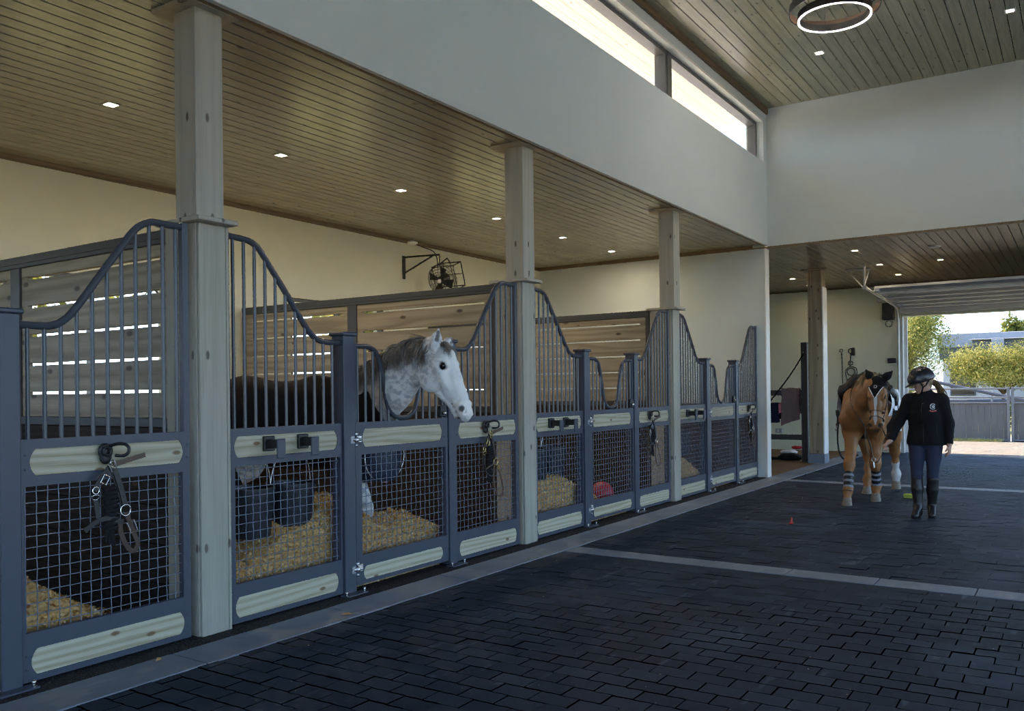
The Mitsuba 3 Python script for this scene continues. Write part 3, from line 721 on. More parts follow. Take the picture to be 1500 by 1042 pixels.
for k in (-1, 0, 1, 2):
    x = X0 + BAY * k; w = WH[k + 1]
    if k >= 0:
        place('A', thing('barred_stall_front', ['blue-grey barred panel with two blanket hooks right of the nearest timber column', 'blue-grey barred panel with two blanket hooks right of the column beside the grey horse', 'blue-grey barred panel with blanket hooks right of the slim third column'][k], 'stall front'), x)
        place('hpost', thing('stall_post', ['blue-grey steel post left of the door the grey horse looks over', 'blue-grey steel hinge post left of the stall door showing a red ball', 'blue-grey steel hinge post of the farthest stall door'][k], 'post'), x)
        place('door', thing('stall_door', ['blue-grey yoke stall door the grey horse puts its head over', 'blue-grey yoke stall door with a red ball behind its wire mesh', 'farthest blue-grey yoke stall door beside the white end wall'][k], 'door'), x)
    place('lpost', thing('stall_post', ['blue-grey steel post cut by the left edge of the picture', 'blue-grey steel latch post under the grey horse\'s muzzle', 'blue-grey steel latch post right of the door showing a red ball', 'farthest blue-grey steel latch post, next to the last hanging halter'][k + 1], 'post'), x)
    place('C', thing('barred_stall_front', ['large blue-grey barred panel with halter at the left edge of the picture', 'blue-grey barred panel with halter below the grey horse\'s muzzle', 'blue-grey barred panel with halter left of the slim third column', 'farthest blue-grey barred panel with halter against the white end wall'][k + 1], 'stall front'), x)

# ------------------------------------------------------------------ board partitions between the stalls
SL = [2.398, 2.182, 1.962, 1.742, 1.524]
for k in range(3):
    x = X0 + .10 + BAY * k
    p = thing('stall_partition', ['slatted board partition behind the bars at the left edge of the picture', 'slatted board partition behind the grey horse', 'slatted board partition between the last two stalls'][k], 'partition')
    ya, yb = 4.90, YBACK - .06
    fr = add('top_rail', cat(cbx(x - .03, x + .04, ya, yb, 2.488, 2.575, .005), cbx(x - .036, x - .03, ya, yb, 2.52, 2.575, .001)), 'rail_steel', p)
    add('bottom_rail', cbx(x - .03, x + .04, ya, yb, 1.285, 1.347, .005), 'rail_steel', p)
    for y0, y1 in ((ya, ya + .05), (6.80, 6.94), (yb - .05, yb)):
        add('upright', cbx(x - .034, x + .044, y0, y1, 0.0, 2.49, .005), 'rail_steel', p)
    zs = [1.347] + SL[::-1] + [2.488]
    for y0, y1 in ((ya + .05, 6.80), (6.94, yb - .05)):
        for i in range(6):
            lo = zs[i] + (.0105 if i else 0); hi = zs[i + 1] - (.0105 if i < 5 else 0)
            add('board', cbx(x - .018, x + .02, y0, y1, lo, hi, .003), 'board_wood', p)
            if i < 5:
                for yy in (y0, y1 - .085): add('spacer', bx(x - .016, x + .018, yy, yy + .085, hi, hi + .021), 'board_wood', p)
        for i in range(5):
            add('kick_board', cbx(x - .022, x + .022, y0, y1, i * .257 + .002, i * .257 + .254, .003), 'kick_board', p)
# ------------------------------------------------------------------ recessed lights and the ring lamp
scene['mat_lamp_glow'] = {'type': 'diffuse', 'reflectance': rgb(.6, .5, .4)}
low = [(4.03, 6.64), (5.86, 6.68), (7.71, 6.71), (9.74, 6.74), (11.57, 6.75), (13.24, 6.75)]
far = [(18.55, 5.14), (20.0, 5.17), (17.45, 3.19), (19.27, 3.16), (15.4, 3.21), (17.5, 2.15)]
high = [(12.25, 2.99), (12.25, 0.69)]
LAMP = {'low': 56.0, 'high': 24.0, 'far': 14.0}
def downlight(x, y, z, kind, label, group):
    d = thing('recessed_light', label, 'ceiling light', group)
    s = .043
    ring = sbox(x - s - .02, y - s - .02, x + s + .02, y + s + .02).difference(sbox(x - s, y - s, x + s, y + s))
    m = prism(ring, .006); m.apply_translation((0, 0, z - .006)); add('trim', m, 'white_frame' if kind == 'high' else 'ceiling_wood', d)
    e = trimesh.Trimesh([(x - s, y - s, z - .001), (x - s, y + s, z - .001), (x + s, y + s, z - .001), (x + s, y - s, z - .001)], [(0, 1, 2), (0, 2, 3)], process=False)
    add('lens', e, 'lamp_glow', d)
    scene[f'{d}__lens']['emitter'] = {'type': 'area', 'radiance': rgb(LAMP[kind] * 1.0, LAMP[kind] * .80, LAMP[kind] * .54)}
lows = ['left of the nearest timber column', 'just right of the nearest timber column', 'above the fan on the back wall', 'just left of the second timber column', 'second right of the second timber column', 'just left of the slim third column']
for (x, y), w in zip(low, lows): downlight(x, y, ZL, 'low', 'small square light in the low board ceiling, ' + w, 'lights in the low board ceiling')
fars = ['left of the bay column', 'behind the top of the bay column', 'above the hanger of the overhead door', 'farthest to the right by the overhead door', 'nearest the upper end wall', 'right of the hanger, farthest from the column']
for (x, y), w in list(zip(far, fars)): downlight(x, y, ZE, 'far', 'small light in the far board ceiling, ' + w, 'lights beyond the end wall')
for (x, y), w in zip(high, ['below the ring lamp', 'at the right edge of the picture']):
    downlight(x, y, ZC, 'high', 'small square light in the high board ceiling, ' + w, 'lights in the high board ceiling')
sm = thing('smoke_detector', 'small round grey detector on the far board ceiling above the doorway', 'smoke detector')
add('disc', xf(lathe([(0, -.028), (.07, -.028), (.10, -.012), (.10, 0), (0, 0)], 24), t=(15.75, 2.02, ZE - .001)), 'galvanized', sm, 30)
rl = thing('ring_lamp', 'double ring pendant lamp with glowing lower edge under the high board ceiling', 'lamp')
cx, cy, cz = 10.28, 2.335, 5.86
def band(R, z0, z1, t, n=72): return lathe([(R - t, z0), (R, z0), (R, z1), (R - t, z1), (R - t, z0)], n)
add('outer_ring', xf(band(.500, -.005, .085, .010), t=(cx, cy, cz)), 'steel_black', rl, 35)
add('ring_lining', xf(band(.4895, -.002, .082, .004), t=(cx, cy, cz)), 'leather_havana', rl, 35)
add('inner_ring', xf(band(.405, -.085, -.004, .022), t=(cx, cy, cz)), 'steel_black', rl, 35)
g = xf(band(.403, -.094, -.086, .015), t=(cx, cy, cz)); add('light_strip', g, 'lamp_glow', rl)
scene[f'{rl}__light_strip']['emitter'] = {'type': 'area', 'radiance': rgb(9.0, 8.0, 7.0)}
for a in (0.5, 2.6, 4.7):
    c, s = math.cos(a), math.sin(a)
    add('spoke', cat(cyl((cx + .39 * c, cy + .39 * s, cz - .02), (cx + .495 * c, cy + .495 * s, cz + .03), .006), cyl((cx + .395 * c, cy + .395 * s, cz - .02), (cx + .395 * c, cy + .395 * s, ZC), .0025, 6)), 'steel_black', rl)
add('ceiling_rose', xf(lathe([(0, -.03), (.07, -.03), (.075, 0), (0, 0)], 24), t=(cx - .1, cy, ZC)), 'steel_black', rl, 30)

# ------------------------------------------------------------------ fan on the back wall
fn_ = thing('wall_fan', 'black caged fan hanging from a bracket on the cream back wall', 'fan')
bxk = 10.17
add('wall_plate', cbx(bxk - .03, bxk + .03, YBACK - .025, YBACK - .002, 3.27, 3.63, .006), 'steel_black', fn_)
add('bracket_arm', cat(cyl((bxk, YBACK - .02, 3.61), (bxk + .13, YBACK - .62, 3.61), .014), cyl((bxk, YBACK - .02, 3.36), (bxk + .11, YBACK - .5, 3.60), .013), cyl((bxk + .13, YBACK - .62, 3.61), (bxk + .13, YBACK - .62, 3.50), .008)), 'steel_black', fn_)
FC = V(10.42, YBACK - .56, 3.235); ax = V(-0.93, -0.12, -0.36); ax /= np.linalg.norm(ax)
e1 = np.cross(ax, [0, 0, 1.]); e1 /= np.linalg.norm(e1); e2 = np.cross(e1, ax)
def ringpt(R, d, n=40): 
    t = np.arange(n) * 2 * np.pi / n
    return FC + d * ax + R * (np.cos(t)[:, None] * e1 + np.sin(t)[:, None] * e2)
cage = []
for R, d in ((.055, .075), (.10, .07), (.14, .062), (.18, .052), (.215, .036), (.235, .0), (.235, -.06)): cage.append(tube(ringpt(R, d), .0042, 6, True))
for t in np.arange(20) * 2 * np.pi / 20:
    u = np.cos(t) * e1 + np.sin(t) * e2
    cage.append(tube([FC + .05 * u + .076 * ax, FC + .14 * u + .064 * ax, FC + .215 * u + .036 * ax, FC + .236 * u, FC + .236 * u - .07 * ax], .0038, 5))
add('cage', cat(cage), 'steel_black', fn_, label='round wire guard of the fan')
bl = []
for k in range(4):
    t = k * math.pi / 2 + .4
    u = np.cos(t) * e1 + np.sin(t) * e2; w = -np.sin(t) * e1 + np.cos(t) * e2
    P = [FC + .035 * u - .05 * w * .3 + .0 * ax, FC + .20 * u - .075 * w - .02 * ax, FC + .205 * u + .07 * w + .035 * ax, FC + .04 * u + .035 * w + .03 * ax]
    m = trimesh.Trimesh(np.vstack([P, np.array(P) + ax * .004]), [(0, 1, 2), (0, 2, 3), (4, 6, 5), (4, 7, 6), (0, 4, 5), (0, 5, 1), (1, 5, 6), (1, 6, 2), (2, 6, 7), (2, 7, 3), (3, 7, 4), (3, 4, 0)], process=False)
    add('blade', m, 'steel_black', fn_)
add('hub', ball(FC + .07 * ax, .032, 2, (1, 1, 1)), 'white_plastic', fn_, True, label='pale hub badge of the fan')
add('motor', cyl(FC + .03 * ax, FC - .17 * ax, .065, 20), 'black_plastic', fn_, 30)
q = []
for a, b in ((-1, -1), (1, -1), (1, 1), (-1, 1)): q.append(FC - .10 * ax + .19 * (a * e1 + b * e2))
r = [p - .26 * ax for p in q]
wires = [cyl(q[i], r[i], .009, 6) for i in range(4)] + [cyl(r[i], r[(i + 1) % 4], .009, 6) for i in range(4)] + [cyl(q[i], q[(i + 1) % 4], .007, 6) for i in range(4)] + [cyl((r[0] + r[1]) / 2, (r[2] + r[3]) / 2, .007, 6), cyl((r[1] + r[2]) / 2, (r[3] + r[0]) / 2, .007, 6)]
add('rear_frame', cat(wires), 'steel_black', fn_)
top = FC + .24 * e2
add('hanging_yoke', cat(cyl((bxk + .13, YBACK - .62, 3.50), top, .008), cyl(top, top - .28 * ax + V(0, 0, .04), .010), cyl(top - .28 * ax + V(0, 0, .04), (r[2] + r[3]) / 2, .009), cyl(top - .14 * ax + V(0, 0, .02), FC - .1 * ax, .008)), 'steel_black', fn_)
jb = thing('junction_box', 'small white electrical box under the low ceiling above the fan', 'junction box')
add('box', cbx(10.24, 10.40, YBACK - .12, YBACK - .002, ZL - .075, ZL - .02, .02), 'white_plastic', jb)
add('cable', tube(spline([(10.36, YBACK - .10, ZL - .06), (10.43, YBACK - .2, 3.78), (10.40, YBACK - .45, 3.66), (10.40, YBACK - .5, 3.42)], 20), .008, 6), 'black_plastic', jb)

# ------------------------------------------------------------------ blanket hooks and halters on the fronts
def blanket_hook(x, label):
    h = thing('blanket_hook', label, 'hook', 'blanket hooks on the stall fronts')
    add('back_plate', cbx(x - .045, x + .045, 4.532, 4.556, 1.115, 1.215, .004), 'steel_black', h)
    add('arm', cbx(x - .018, x + .018, 4.43, 4.535, 1.135, 1.195, .003), 'steel_black', h)
    add('front_plate', cbx(x - .034, x + .034, 4.415, 4.432, 1.07, 1.20, .004), 'steel', h)
for k, w in enumerate(('right of the nearest timber column', 'right of the second timber column', 'right of the slim third column')):
    for dx, s in ((.555, 'left'), (.855, 'right')): blanket_hook(X0 + BAY * k + dx, f'square black blanket hook, {s} one of the pair {w}')

def ring(c, R, r, axis=(0, 1, 0)): return torus(c, R, r, axis, 20, 6)
def frame_buckle(c, w, h, ang, r=.0035):
    a = math.radians(ang); u = V(math.cos(a), 0, math.sin(a)); v = V(-math.sin(a), 0, math.cos(a))
    P = [c + sx * w / 2 * u + sz * h / 2 * v for sx, sz in ((-1, -1), (1, -1), (1, 1), (-1, 1))]
    return cat([cyl(P[i], P[(i + 1) % 4], r, 6) for i in range(4)] + [ball(p, r, 1) for p in P])
def halter(hx, label, mat, metal, variant):
    Y = 4.505
    h = thing('hanging_halter', label, 'halter', 'halters hanging on the stall fronts')
    def L(pts, n=None, y=0.0): 
        p = [V(hx + (a - 185) * .000726, Y - y - (0.02 if variant else 0.0) * 0, 1.19 - (b - 110) * .000677) for a, b in pts]
        return spline(p, n) if n else np.array(p)
    hook = body([((hx, 4.535, 1.19), (hx, 4.535, 1.15), .045, .035, {'flat': ((0, 1, 0), .3)})], .006)
    add('hook_plate', hook, 'steel_black', h, True)
    add('hook_loop', cat(tube(spline([(hx + .02, 4.53, 1.215), (hx + .05, 4.47, 1.23), (hx + .085, 4.45, 1.21), (hx + .075, 4.45, 1.17), (hx + .03, 4.49, 1.165)], 24), .009, 8), torus((hx - .005, 4.51, 1.19), .022, .007, (0, 1, 0))), 'steel_black', h, 40)
    U = (0, 1, 0)
    add('strap', strap(L([(215, 225), (330, 195), (480, 160)], 12, .012), .026, .006, U), 'leather_havana', h)
    add('crown_buckle', cat(frame_buckle(L([(206, 240)], y=.018)[0], .036, .045, 25), ring(L([(206, 205)], y=.016)[0], .014, .003)), metal, h, 30)
    add('strap', strap(L([(190, 235), (140, 300), (90, 370), (66, 425)], 14, .008), .027, .006, U), mat, h)
    add('cheek_buckle', frame_buckle(L([(143, 340)], y=.016)[0], .036, .048, -30), metal, h, 30)
    add('halter_ring', ring(L([(72, 420)], y=.012)[0], .019, .0036), metal, h, True)
    add('halter_ring', ring(L([(70, 476)], y=.012)[0], .019, .0036, (0.2, .6, .5)), metal, h, True)
    if variant != 1:
        add('strap', strap(L([(72, 500), (82, 590), (96, 685)], 10, .01), .027, .006, U), mat, h)
        add('strap', strap(L([(-20, 735), (40, 690), (110, 660), (200, 662), (250, 690), (290, 700)], 20, .014), .026, .006, U), mat, h)
    else:
        add('strap', strap(L([(72, 500), (70, 600), (85, 700), (140, 770), (220, 790), (290, 745), (320, 700)], 24, .012), .014, .006, U), mat, h)
        add('strap', strap(L([(85, 690), (170, 660), (260, 625), (300, 610)], 12, .016), .013, .006, U), 'leather_havana', h)
    add('strap', strap(L([(222, 262), (270, 410), (308, 575)], 14, .012), .03, .006, U), mat, h)
    add('strap', strap(L([(205, 255), (255, 410), (295, 575)], 14, .006), .026, .005, U), mat, h)
    add('halter_ring', ring(L([(308, 608)], y=.014)[0], .031, .004), metal, h, True)
    if variant == 0:
        add('strap', strap(L([(312, 630), (335, 690), (362, 760), (385, 830), (408, 900), (392, 948), (360, 955), (312, 900), (272, 800), (264, 730), (278, 680)], 40, .012), .027, .006, U), 'leather_brown', h)
        add('chin_buckle', frame_buckle(L([(357, 752)], y=.020)[0], .042, .062, 20, .0045), metal, h, 30)
    else:
        add('strap', strap(L([(312, 630), (375, 730), (430, 850), (470, 980), (440, 1065), (370, 1080), (300, 1000), (262, 880), (262, 740), (285, 640)], 40, .012), .015, .006, U), 'leather_havana', h)
        add('chin_buckle', frame_buckle(L([(350, 690)], y=.020)[0], .024, .03, 20), metal, h, 30)
    z0 = 420 if variant != 2 else 330
    coils = [tube(spline([(hx + .015 + .034 * math.cos(t) + .006 * math.sin(3 * i), 4.515 + .020 * math.sin(t), 1.19 - (z0 - 110 + i * 36) * .000677 + .004 * math.cos(t)) for t in np.linspace(0, 2 * math.pi, 9)[:-1]], 16, True), .0125, 6, True) for i in range(10)]
    tail = [tube(L([(160 + 14 * k, 430), (175 + 12 * k, 600), (165 + 22 * k, 790 + 30 * (k % 2)), (150 + 34 * k, 850 + 20 * k)], 16, .0), .011, 6) for k in range(3)]
    add('lead_rope', cat(coils + tail), 'rope_black', h, 40)
halter(2.70, 'black leather halter with chrome buckles and coiled rope at the left edge of the picture', 'leather_black', 'chrome', 0)
halter(6.345, 'halter with thin round strap hanging below the grey horse\'s muzzle', 'leather_black', 'brass', 1)
halter(9.90, 'halter hanging left of the slim third timber column', 'leather_black', 'chrome', 2)
halter(13.72, 'farthest halter, hanging against the white end wall', 'leather_black', 'chrome', 2)

# ------------------------------------------------------------------ buckets, ball
def bucket(c, R, H, label, mat='bucket_plastic', group=None, handle=True, tilt=0):
    b = thing('feed_bucket', label, 'bucket', group)
    r0 = R * .80
    prof = [(0, 0), (r0 - .01, 0), (r0, .008), (R * .9, H * .55), (R * .96, H - .05), (R * .985, H - .05), (R * .985, H - .035), (R, H - .03), (R, H), (R * .955, H), (R * .93, H - .04), (r0 * .95, .02), (0, .02)]
    add('pail', xf(lathe(prof, 36), t=c), mat, b, 30)
    if handle:
        a = np.linspace(0, math.pi, 24)
        add('wire_handle', tube(np.stack([c[0] + (R + .008) * np.cos(a), np.full(24, c[1]) - .02 * np.sin(a), c[2] + H - .04 + 1.15 * R * np.sin(a) * 1.5], 1), .0045, 6), 'zinc', b, True)
        for s in (-1, 1): add('handle_lug', cbx(c[0] + s * R - .014, c[0] + s * R + .014, c[1] - .02, c[1] + .02, c[2] + H - .08, c[2] + H - .02, .005), mat, b)
    return b
bucket((3.925, 4.84, .505), .182, .345, 'black feed bucket behind the mesh, left one of the pair beside the nearest column', group=None)
bucket((4.302, 4.84, .505), .182, .345, 'black feed bucket behind the mesh, right one of the pair beside the nearest column')
bucket((7.595, 4.84, .55), .182, .345, 'black feed bucket behind the mesh right of the second timber column, left one')
bucket((7.972, 4.84, .55), .182, .345, 'black feed bucket behind the mesh right of the second timber column, right one')
bucket((11.5, 4.84, .55), .185, .34, 'dark feed bucket behind the mesh right of the slim third column')
bb = thing('water_bucket', 'blue-black rounded bucket with wire handle hanging behind the door mesh under the grey horse', 'bucket')
add('pail', xf(lathe([(0, 0), (.13, 0), (.17, .012), (.195, .06), (.207, .16), (.212, .27), (.222, .275), (.222, .295), (.20, .295), (.19, .16), (.15, .03), (0, .02)], 36), t=(5.19, 4.83, .775)), 'blue_plastic', bb, 30)
a = np.linspace(-.15, math.pi + .15, 24)
add('wire_handle', tube(np.stack([5.19 + .235 * np.cos(a), np.full(24, 4.70) + .02, .985 - .215 * np.sin(a)], 1), .0045, 6), 'zinc', bb, True)
rb = thing('red_ball', 'red rubber ball lying on the bedding behind the mesh of a stall door', 'ball')
add('shell', ball((9.20, 4.86, .240), .150, 3), 'red_plastic', rb, True)
add('valve', cyl((9.20, 4.86 - .05, .225 + .138), (9.20, 4.86 - .053, .225 + .146), .012, 10), 'black_plastic', rb)

# ------------------------------------------------------------------ bedding
def bedding(name, x0, x1, y0, y1, hills, label, n, base=.05):
    gx, gy = np.arange(x0, x1 + .001, .035), np.arange(y0, y1 + .001, .035)
    X, Y = np.meshgrid(gx, gy, indexing='ij')
    def height(X, Y):
        Z = np.full(np.shape(X), base, float)
        for hx, hy, hz, sx, sy in hills: Z = np.maximum(Z, hz * np.clip(1.25 - np.sqrt(((X - hx) / sx) ** 2 + ((Y - hy) / sy) ** 2) * .9, 0, 1))
        return Z + .05 * (meshkit.fbm(np.stack([X * 5, Y * 5, X * 0], -1), 3, 5) - .5) + .018 * (meshkit.noise(np.stack([X * 26, Y * 26, X * 0], -1), 8) - .5)
    Z = np.maximum(height(X, Y), .012)
    nx, ny = X.shape
    v = np.stack([X, Y, Z], -1).reshape(-1, 3)
    i, j = np.meshgrid(np.arange(nx - 1), np.arange(ny - 1), indexing='ij'); a = (i * ny + j).ravel()
    f = np.stack([a, a + ny, a + ny + 1, a + 1], 1)
    edge = np.concatenate([np.arange(nx) * ny, (nx - 1) * ny + np.arange(ny), (np.arange(nx) * ny + ny - 1)[::-1], np.arange(ny)[::-1]])
    n0 = len(v); v = np.vstack([v, v[edge] * [1, 1, 0]]); e0, e1 = edge[:-1], edge[1:]; b0 = n0 + np.arange(len(edge) - 1)
    m = trimesh.Trimesh(v, np.vstack([f[:, :3], f[:, [0, 2, 3]], np.stack([e0, b0, e1], 1), np.stack([e1, b0, b0 + 1], 1)]), process=False)
    key = numbered(name); labels[key] = {'label': label, 'category': 'bedding', 'kind': 'stuff'}
    scene[f'{key}__001'] = ply(m, 'bedding', True)
    r = np.random.default_rng(len(key) + int(x0 * 10))
    for t in range(4):
        N = n // 4
        px, py = r.uniform(x0, x1, N), y0 + (min(y1, y0 + 1.7) - y0) * r.random(N) ** 1.4
        pz = np.maximum(height(px, py), .012) + .006
        nf = N // 3; py[:nf] = y0 - .004; pz[:nf] = np.maximum(height(px[:nf], py[:nf]), .012) * r.random(nf); s = r.uniform(.006, .015, N); an = r.uniform(0, 2 * np.pi, N); el = r.normal(0, .5, N); bend = r.uniform(-.6, .6, N)
        u = np.stack([np.cos(an) * np.cos(el), np.sin(an) * np.cos(el), np.sin(el)], 1); w = np.stack([-np.sin(an), np.cos(an), bend], 1) * .55
        c = np.stack([px, py, pz], 1)
        q = np.stack([c - s[:, None] * (u + w), c + s[:, None] * (u - w), c + s[:, None] * (u + w) + [0, 0, .004], c - s[:, None] * (u - w) + [0, 0, .004]], 1).reshape(-1, 3)
        k = np.arange(N)[:, None] * 4
        scene[f'{key}__{t + 2:03d}'] = ply(trimesh.Trimesh(q, np.vstack([k + [0, 1, 2], k + [0, 2, 3]]), process=False), f'shaving{t}')
bedding('bedding', 1.0, 3.27, 4.68, 8.6, [(1.45, 4.95, .92, 1.22, .9)], 'heaped wood shavings behind the mesh at the left edge of the picture', 9000)
bedding('bedding', 3.56, 6.93, 4.68, 8.6, [(4.55, 5.1, .70, 1.05, .9), (3.7, 5.0, .40, .9, .7), (5.35, 4.9, .47, .9, .6)], 'wood shavings heaped in the stall of the grey horse', 14000)
bedding('bedding', 7.22, 10.59, 4.68, 8.6, [(7.75, 4.9, .58, 1.15, .8)], 'wood shavings heaped behind the mesh right of the second timber column', 9000, .06)
bedding('bedding', 10.88, 14.1, 4.68, 8.6, [(11.2, 4.9, .52, .9, .8)], 'wood shavings in the last stall, right of the slim third column', 5000)

# ------------------------------------------------------------------ litter on the floor
l = add('fallen_leaf', xf(trimesh.Trimesh([(0, 0, .004), (.05, .02, .014), (.10, 0, .006), (.05, -.02, .010), (.03, .016, .012), (.075, -.012, .012)], [(0, 4, 3), (4, 1, 3), (1, 2, 5), (1, 5, 3)], process=False), rotm((0, 0, 1), -55), (4.12, 4.16, .006)), 'dry_leaf')
labels[l] = {'label': 'small dry tan leaf lying on the kerb below the grey horse\'s stall door', 'category': 'leaf'}
l = add('fallen_leaf', xf(trimesh.Trimesh([(0, 0, .004), (.03, .012, .016), (.055, 0, .006), (.03, -.012, .004)], [(0, 1, 3), (1, 2, 3)], process=False), rotm((0, 0, 1), 20), (2.86, 4.33, .006)), 'dry_leaf')
labels[l] = {'label': 'tiny pale curled leaf on the kerb left of the nearest timber column', 'category': 'leaf'}
l = add('red_leaf', xf(cat(ball((0, 0, .012), .03, 1, (1.5, .9, .3)), xf(ball((0, 0, 0), .03, 1, (.7, .35, 1.5)), rotm((0, 1, 0), 20), (.01, 0, .035))), None, (9.50, 2.68, 0)), 'red_leaf')
labels[l] = {'label': 'small crumpled red leaf on the dark pavers in front of the chestnut horse', 'category': 'leaf'}
l = add('grooming_brush', cat(cbx(12.43, 12.57, 1.83, 2.02, .03, .055, .012), cbx(12.44, 12.56, 1.84, 2.01, .003, .03, .003)), 'cloth_lime')
labels[l] = {'label': 'lime green brush lying on the pavers between the horse and the person', 'category': 'brush'}
r = np.random.default_rng(3)
N = 420
px = r.uniform(2.2, 13, N); py = 4.0 - 3.6 * r.random(N) ** 1.2
c = np.stack([px, py, np.full(N, .006)], 1); s = r.uniform(.002, .006, N)[:, None]; an = r.uniform(0, 6.28, N)
u = np.stack([np.cos(an), np.sin(an), .2 * np.ones(N)], 1); w = np.stack([-np.sin(an), np.cos(an), 0 * an], 1) * .6
qv = np.stack([c - s * u, c + s * w, c + s * u, c - s * w], 1).reshape(-1, 3); k = np.arange(N)[:, None] * 4
scene['floor_crumbs'] = ply(trimesh.Trimesh(qv, np.vstack([k + [0, 1, 2], k + [0, 2, 3]]), process=False), 'shaving2')
labels['floor_crumbs'] = {'label': 'tiny pale shavings scattered over the dark pavers', 'category': 'crumbs', 'kind': 'stuff'}
# ------------------------------------------------------------------ horses
class Frame:
    """(s, w, z): along the heading, to the animal's left, up; in metres from a point on the ground."""
    def __init__(self, o, az):
        a = math.radians(az); self.f = V(math.cos(a), math.sin(a), 0); self.l = V(-math.sin(a), math.cos(a), 0); self.o = V(*o, 0)
    def __call__(self, s, w, z): return self.o + s * self.f + w * self.l + V(0, 0, z)

def trunk(F, g=0.0):
    fl = {'flat': (F.l, .92)}
    return [(F(.04, 0, 1.20), F(-.72, 0, 1.22), .315 + g, .315 + g, fl), (F(.06, 0, 1.20), F(.33, 0, 1.22), .30 + g, .225 + g, fl), (F(.06, 0, 1.50), F(-.16, 0, 1.50), .10 + g, .13 + g, {'flat': (F.l, .75)}),
            (F(-.2, 0, 1.36), F(-.72, 0, 1.36), .22 + g, .22 + g), (F(-.72, 0, 1.36), F(-1.05, 0, 1.28), .265 + g, .235 + g, fl)] + \
           [p for e in (-1, 1) for p in ((F(-.78, .12 * e, 1.28), F(-1.0, .14 * e, 1.12), .20 + g, .21 + g), (F(.10, .13 * e, 1.36), F(.28, (.15 + 1.8 * g) * e, 1.08), .145 + g, .145 + g))]

def hind_leg(F, e, stifle, hock, fet, toe, hz=0.0):
    w = .15 * e
    S, H, K, O = F(stifle[0], w + .03 * e, stifle[1]), F(hock[0], w, hock[1]), F(fet[0], w, fet[1]), F(toe[0], w, toe[1])
    c = (H + K) / 2
    return [(F(-1.0, w, 1.10), S, .20, .135), (F(-1.05, w, 1.0), H * .4 + S * .6 - F.f * .06, .15, .11), (S, H * .75 + S * .25, .13, .068), (H * .75 + S * .25, H, .068, .058), (H - F.f * .04 + V(0, 0, .035), H, .04, .052),
            (H, c, .052, .040), (c, K, .040, .046), (K, K - F.f * .03, .046, .036), (K, O, .042, .047)], (K, O)
def fore_leg(F, e, elbow, knee, fet, toe, w=.15):
    w = w * e
    E, N, K, O = F(elbow[0], w, elbow[1]), F(knee[0], w * .95, knee[1]), F(fet[0], w * .9, fet[1]), F(toe[0], w * .9, toe[1])
    c = (N + K) / 2
    return [(F(.27, w, 1.08), E, .14, .11), (F(.1, w, 1.15), E, .14, .11), (E, N * .7 + E * .3, .105, .062), (N * .7 + E * .3, N, .060, .056), (N + V(0, 0, .02), N - V(0, 0, .04), .056, .050), (N, c, .046, .037), (c, K, .037, .045), (K, K - F.f * .02, .044, .036), (K, O, .041, .046)], (K, O)
def hoof(K, O, ground, F):
    """A hoof: a flaring oval drum from the coronet O down to its sole."""
    d = O - K; fwd = F.f
    top, n = [], 18
    a = np.arange(n) * 2 * np.pi / n
    l = np.cross([0, 0, 1.], fwd)
    rings = []
    for t, r in ((0, .050), (.25, .056), (1, .070), (1, .055)):
        c = O + V(0, 0, .012) + t * (V(0, 0, ground - O[2] - .012) + fwd * .035)
        rings.append(c + r * (np.cos(a)[:, None] * fwd * 1.08 + np.sin(a)[:, None] * l * .95))
    v = np.vstack(rings + [[rings[0].mean(0)], [rings[-1].mean(0)]]); f = []
    for i in range(3):
        for k in range(n):
            j = (k + 1) % n
            f += [(i * n + k, i * n + n + k, i * n + n + j), (i * n + k, i * n + n + j, i * n + j)]
    for k in range(n): f += [(4 * n, k, (k + 1) % n), (4 * n + 1, 3 * n + (k + 1) % n, 3 * n + k)]
    m = trimesh.Trimesh(v, f, process=False)
    if m.volume < 0: m.invert()
    return m

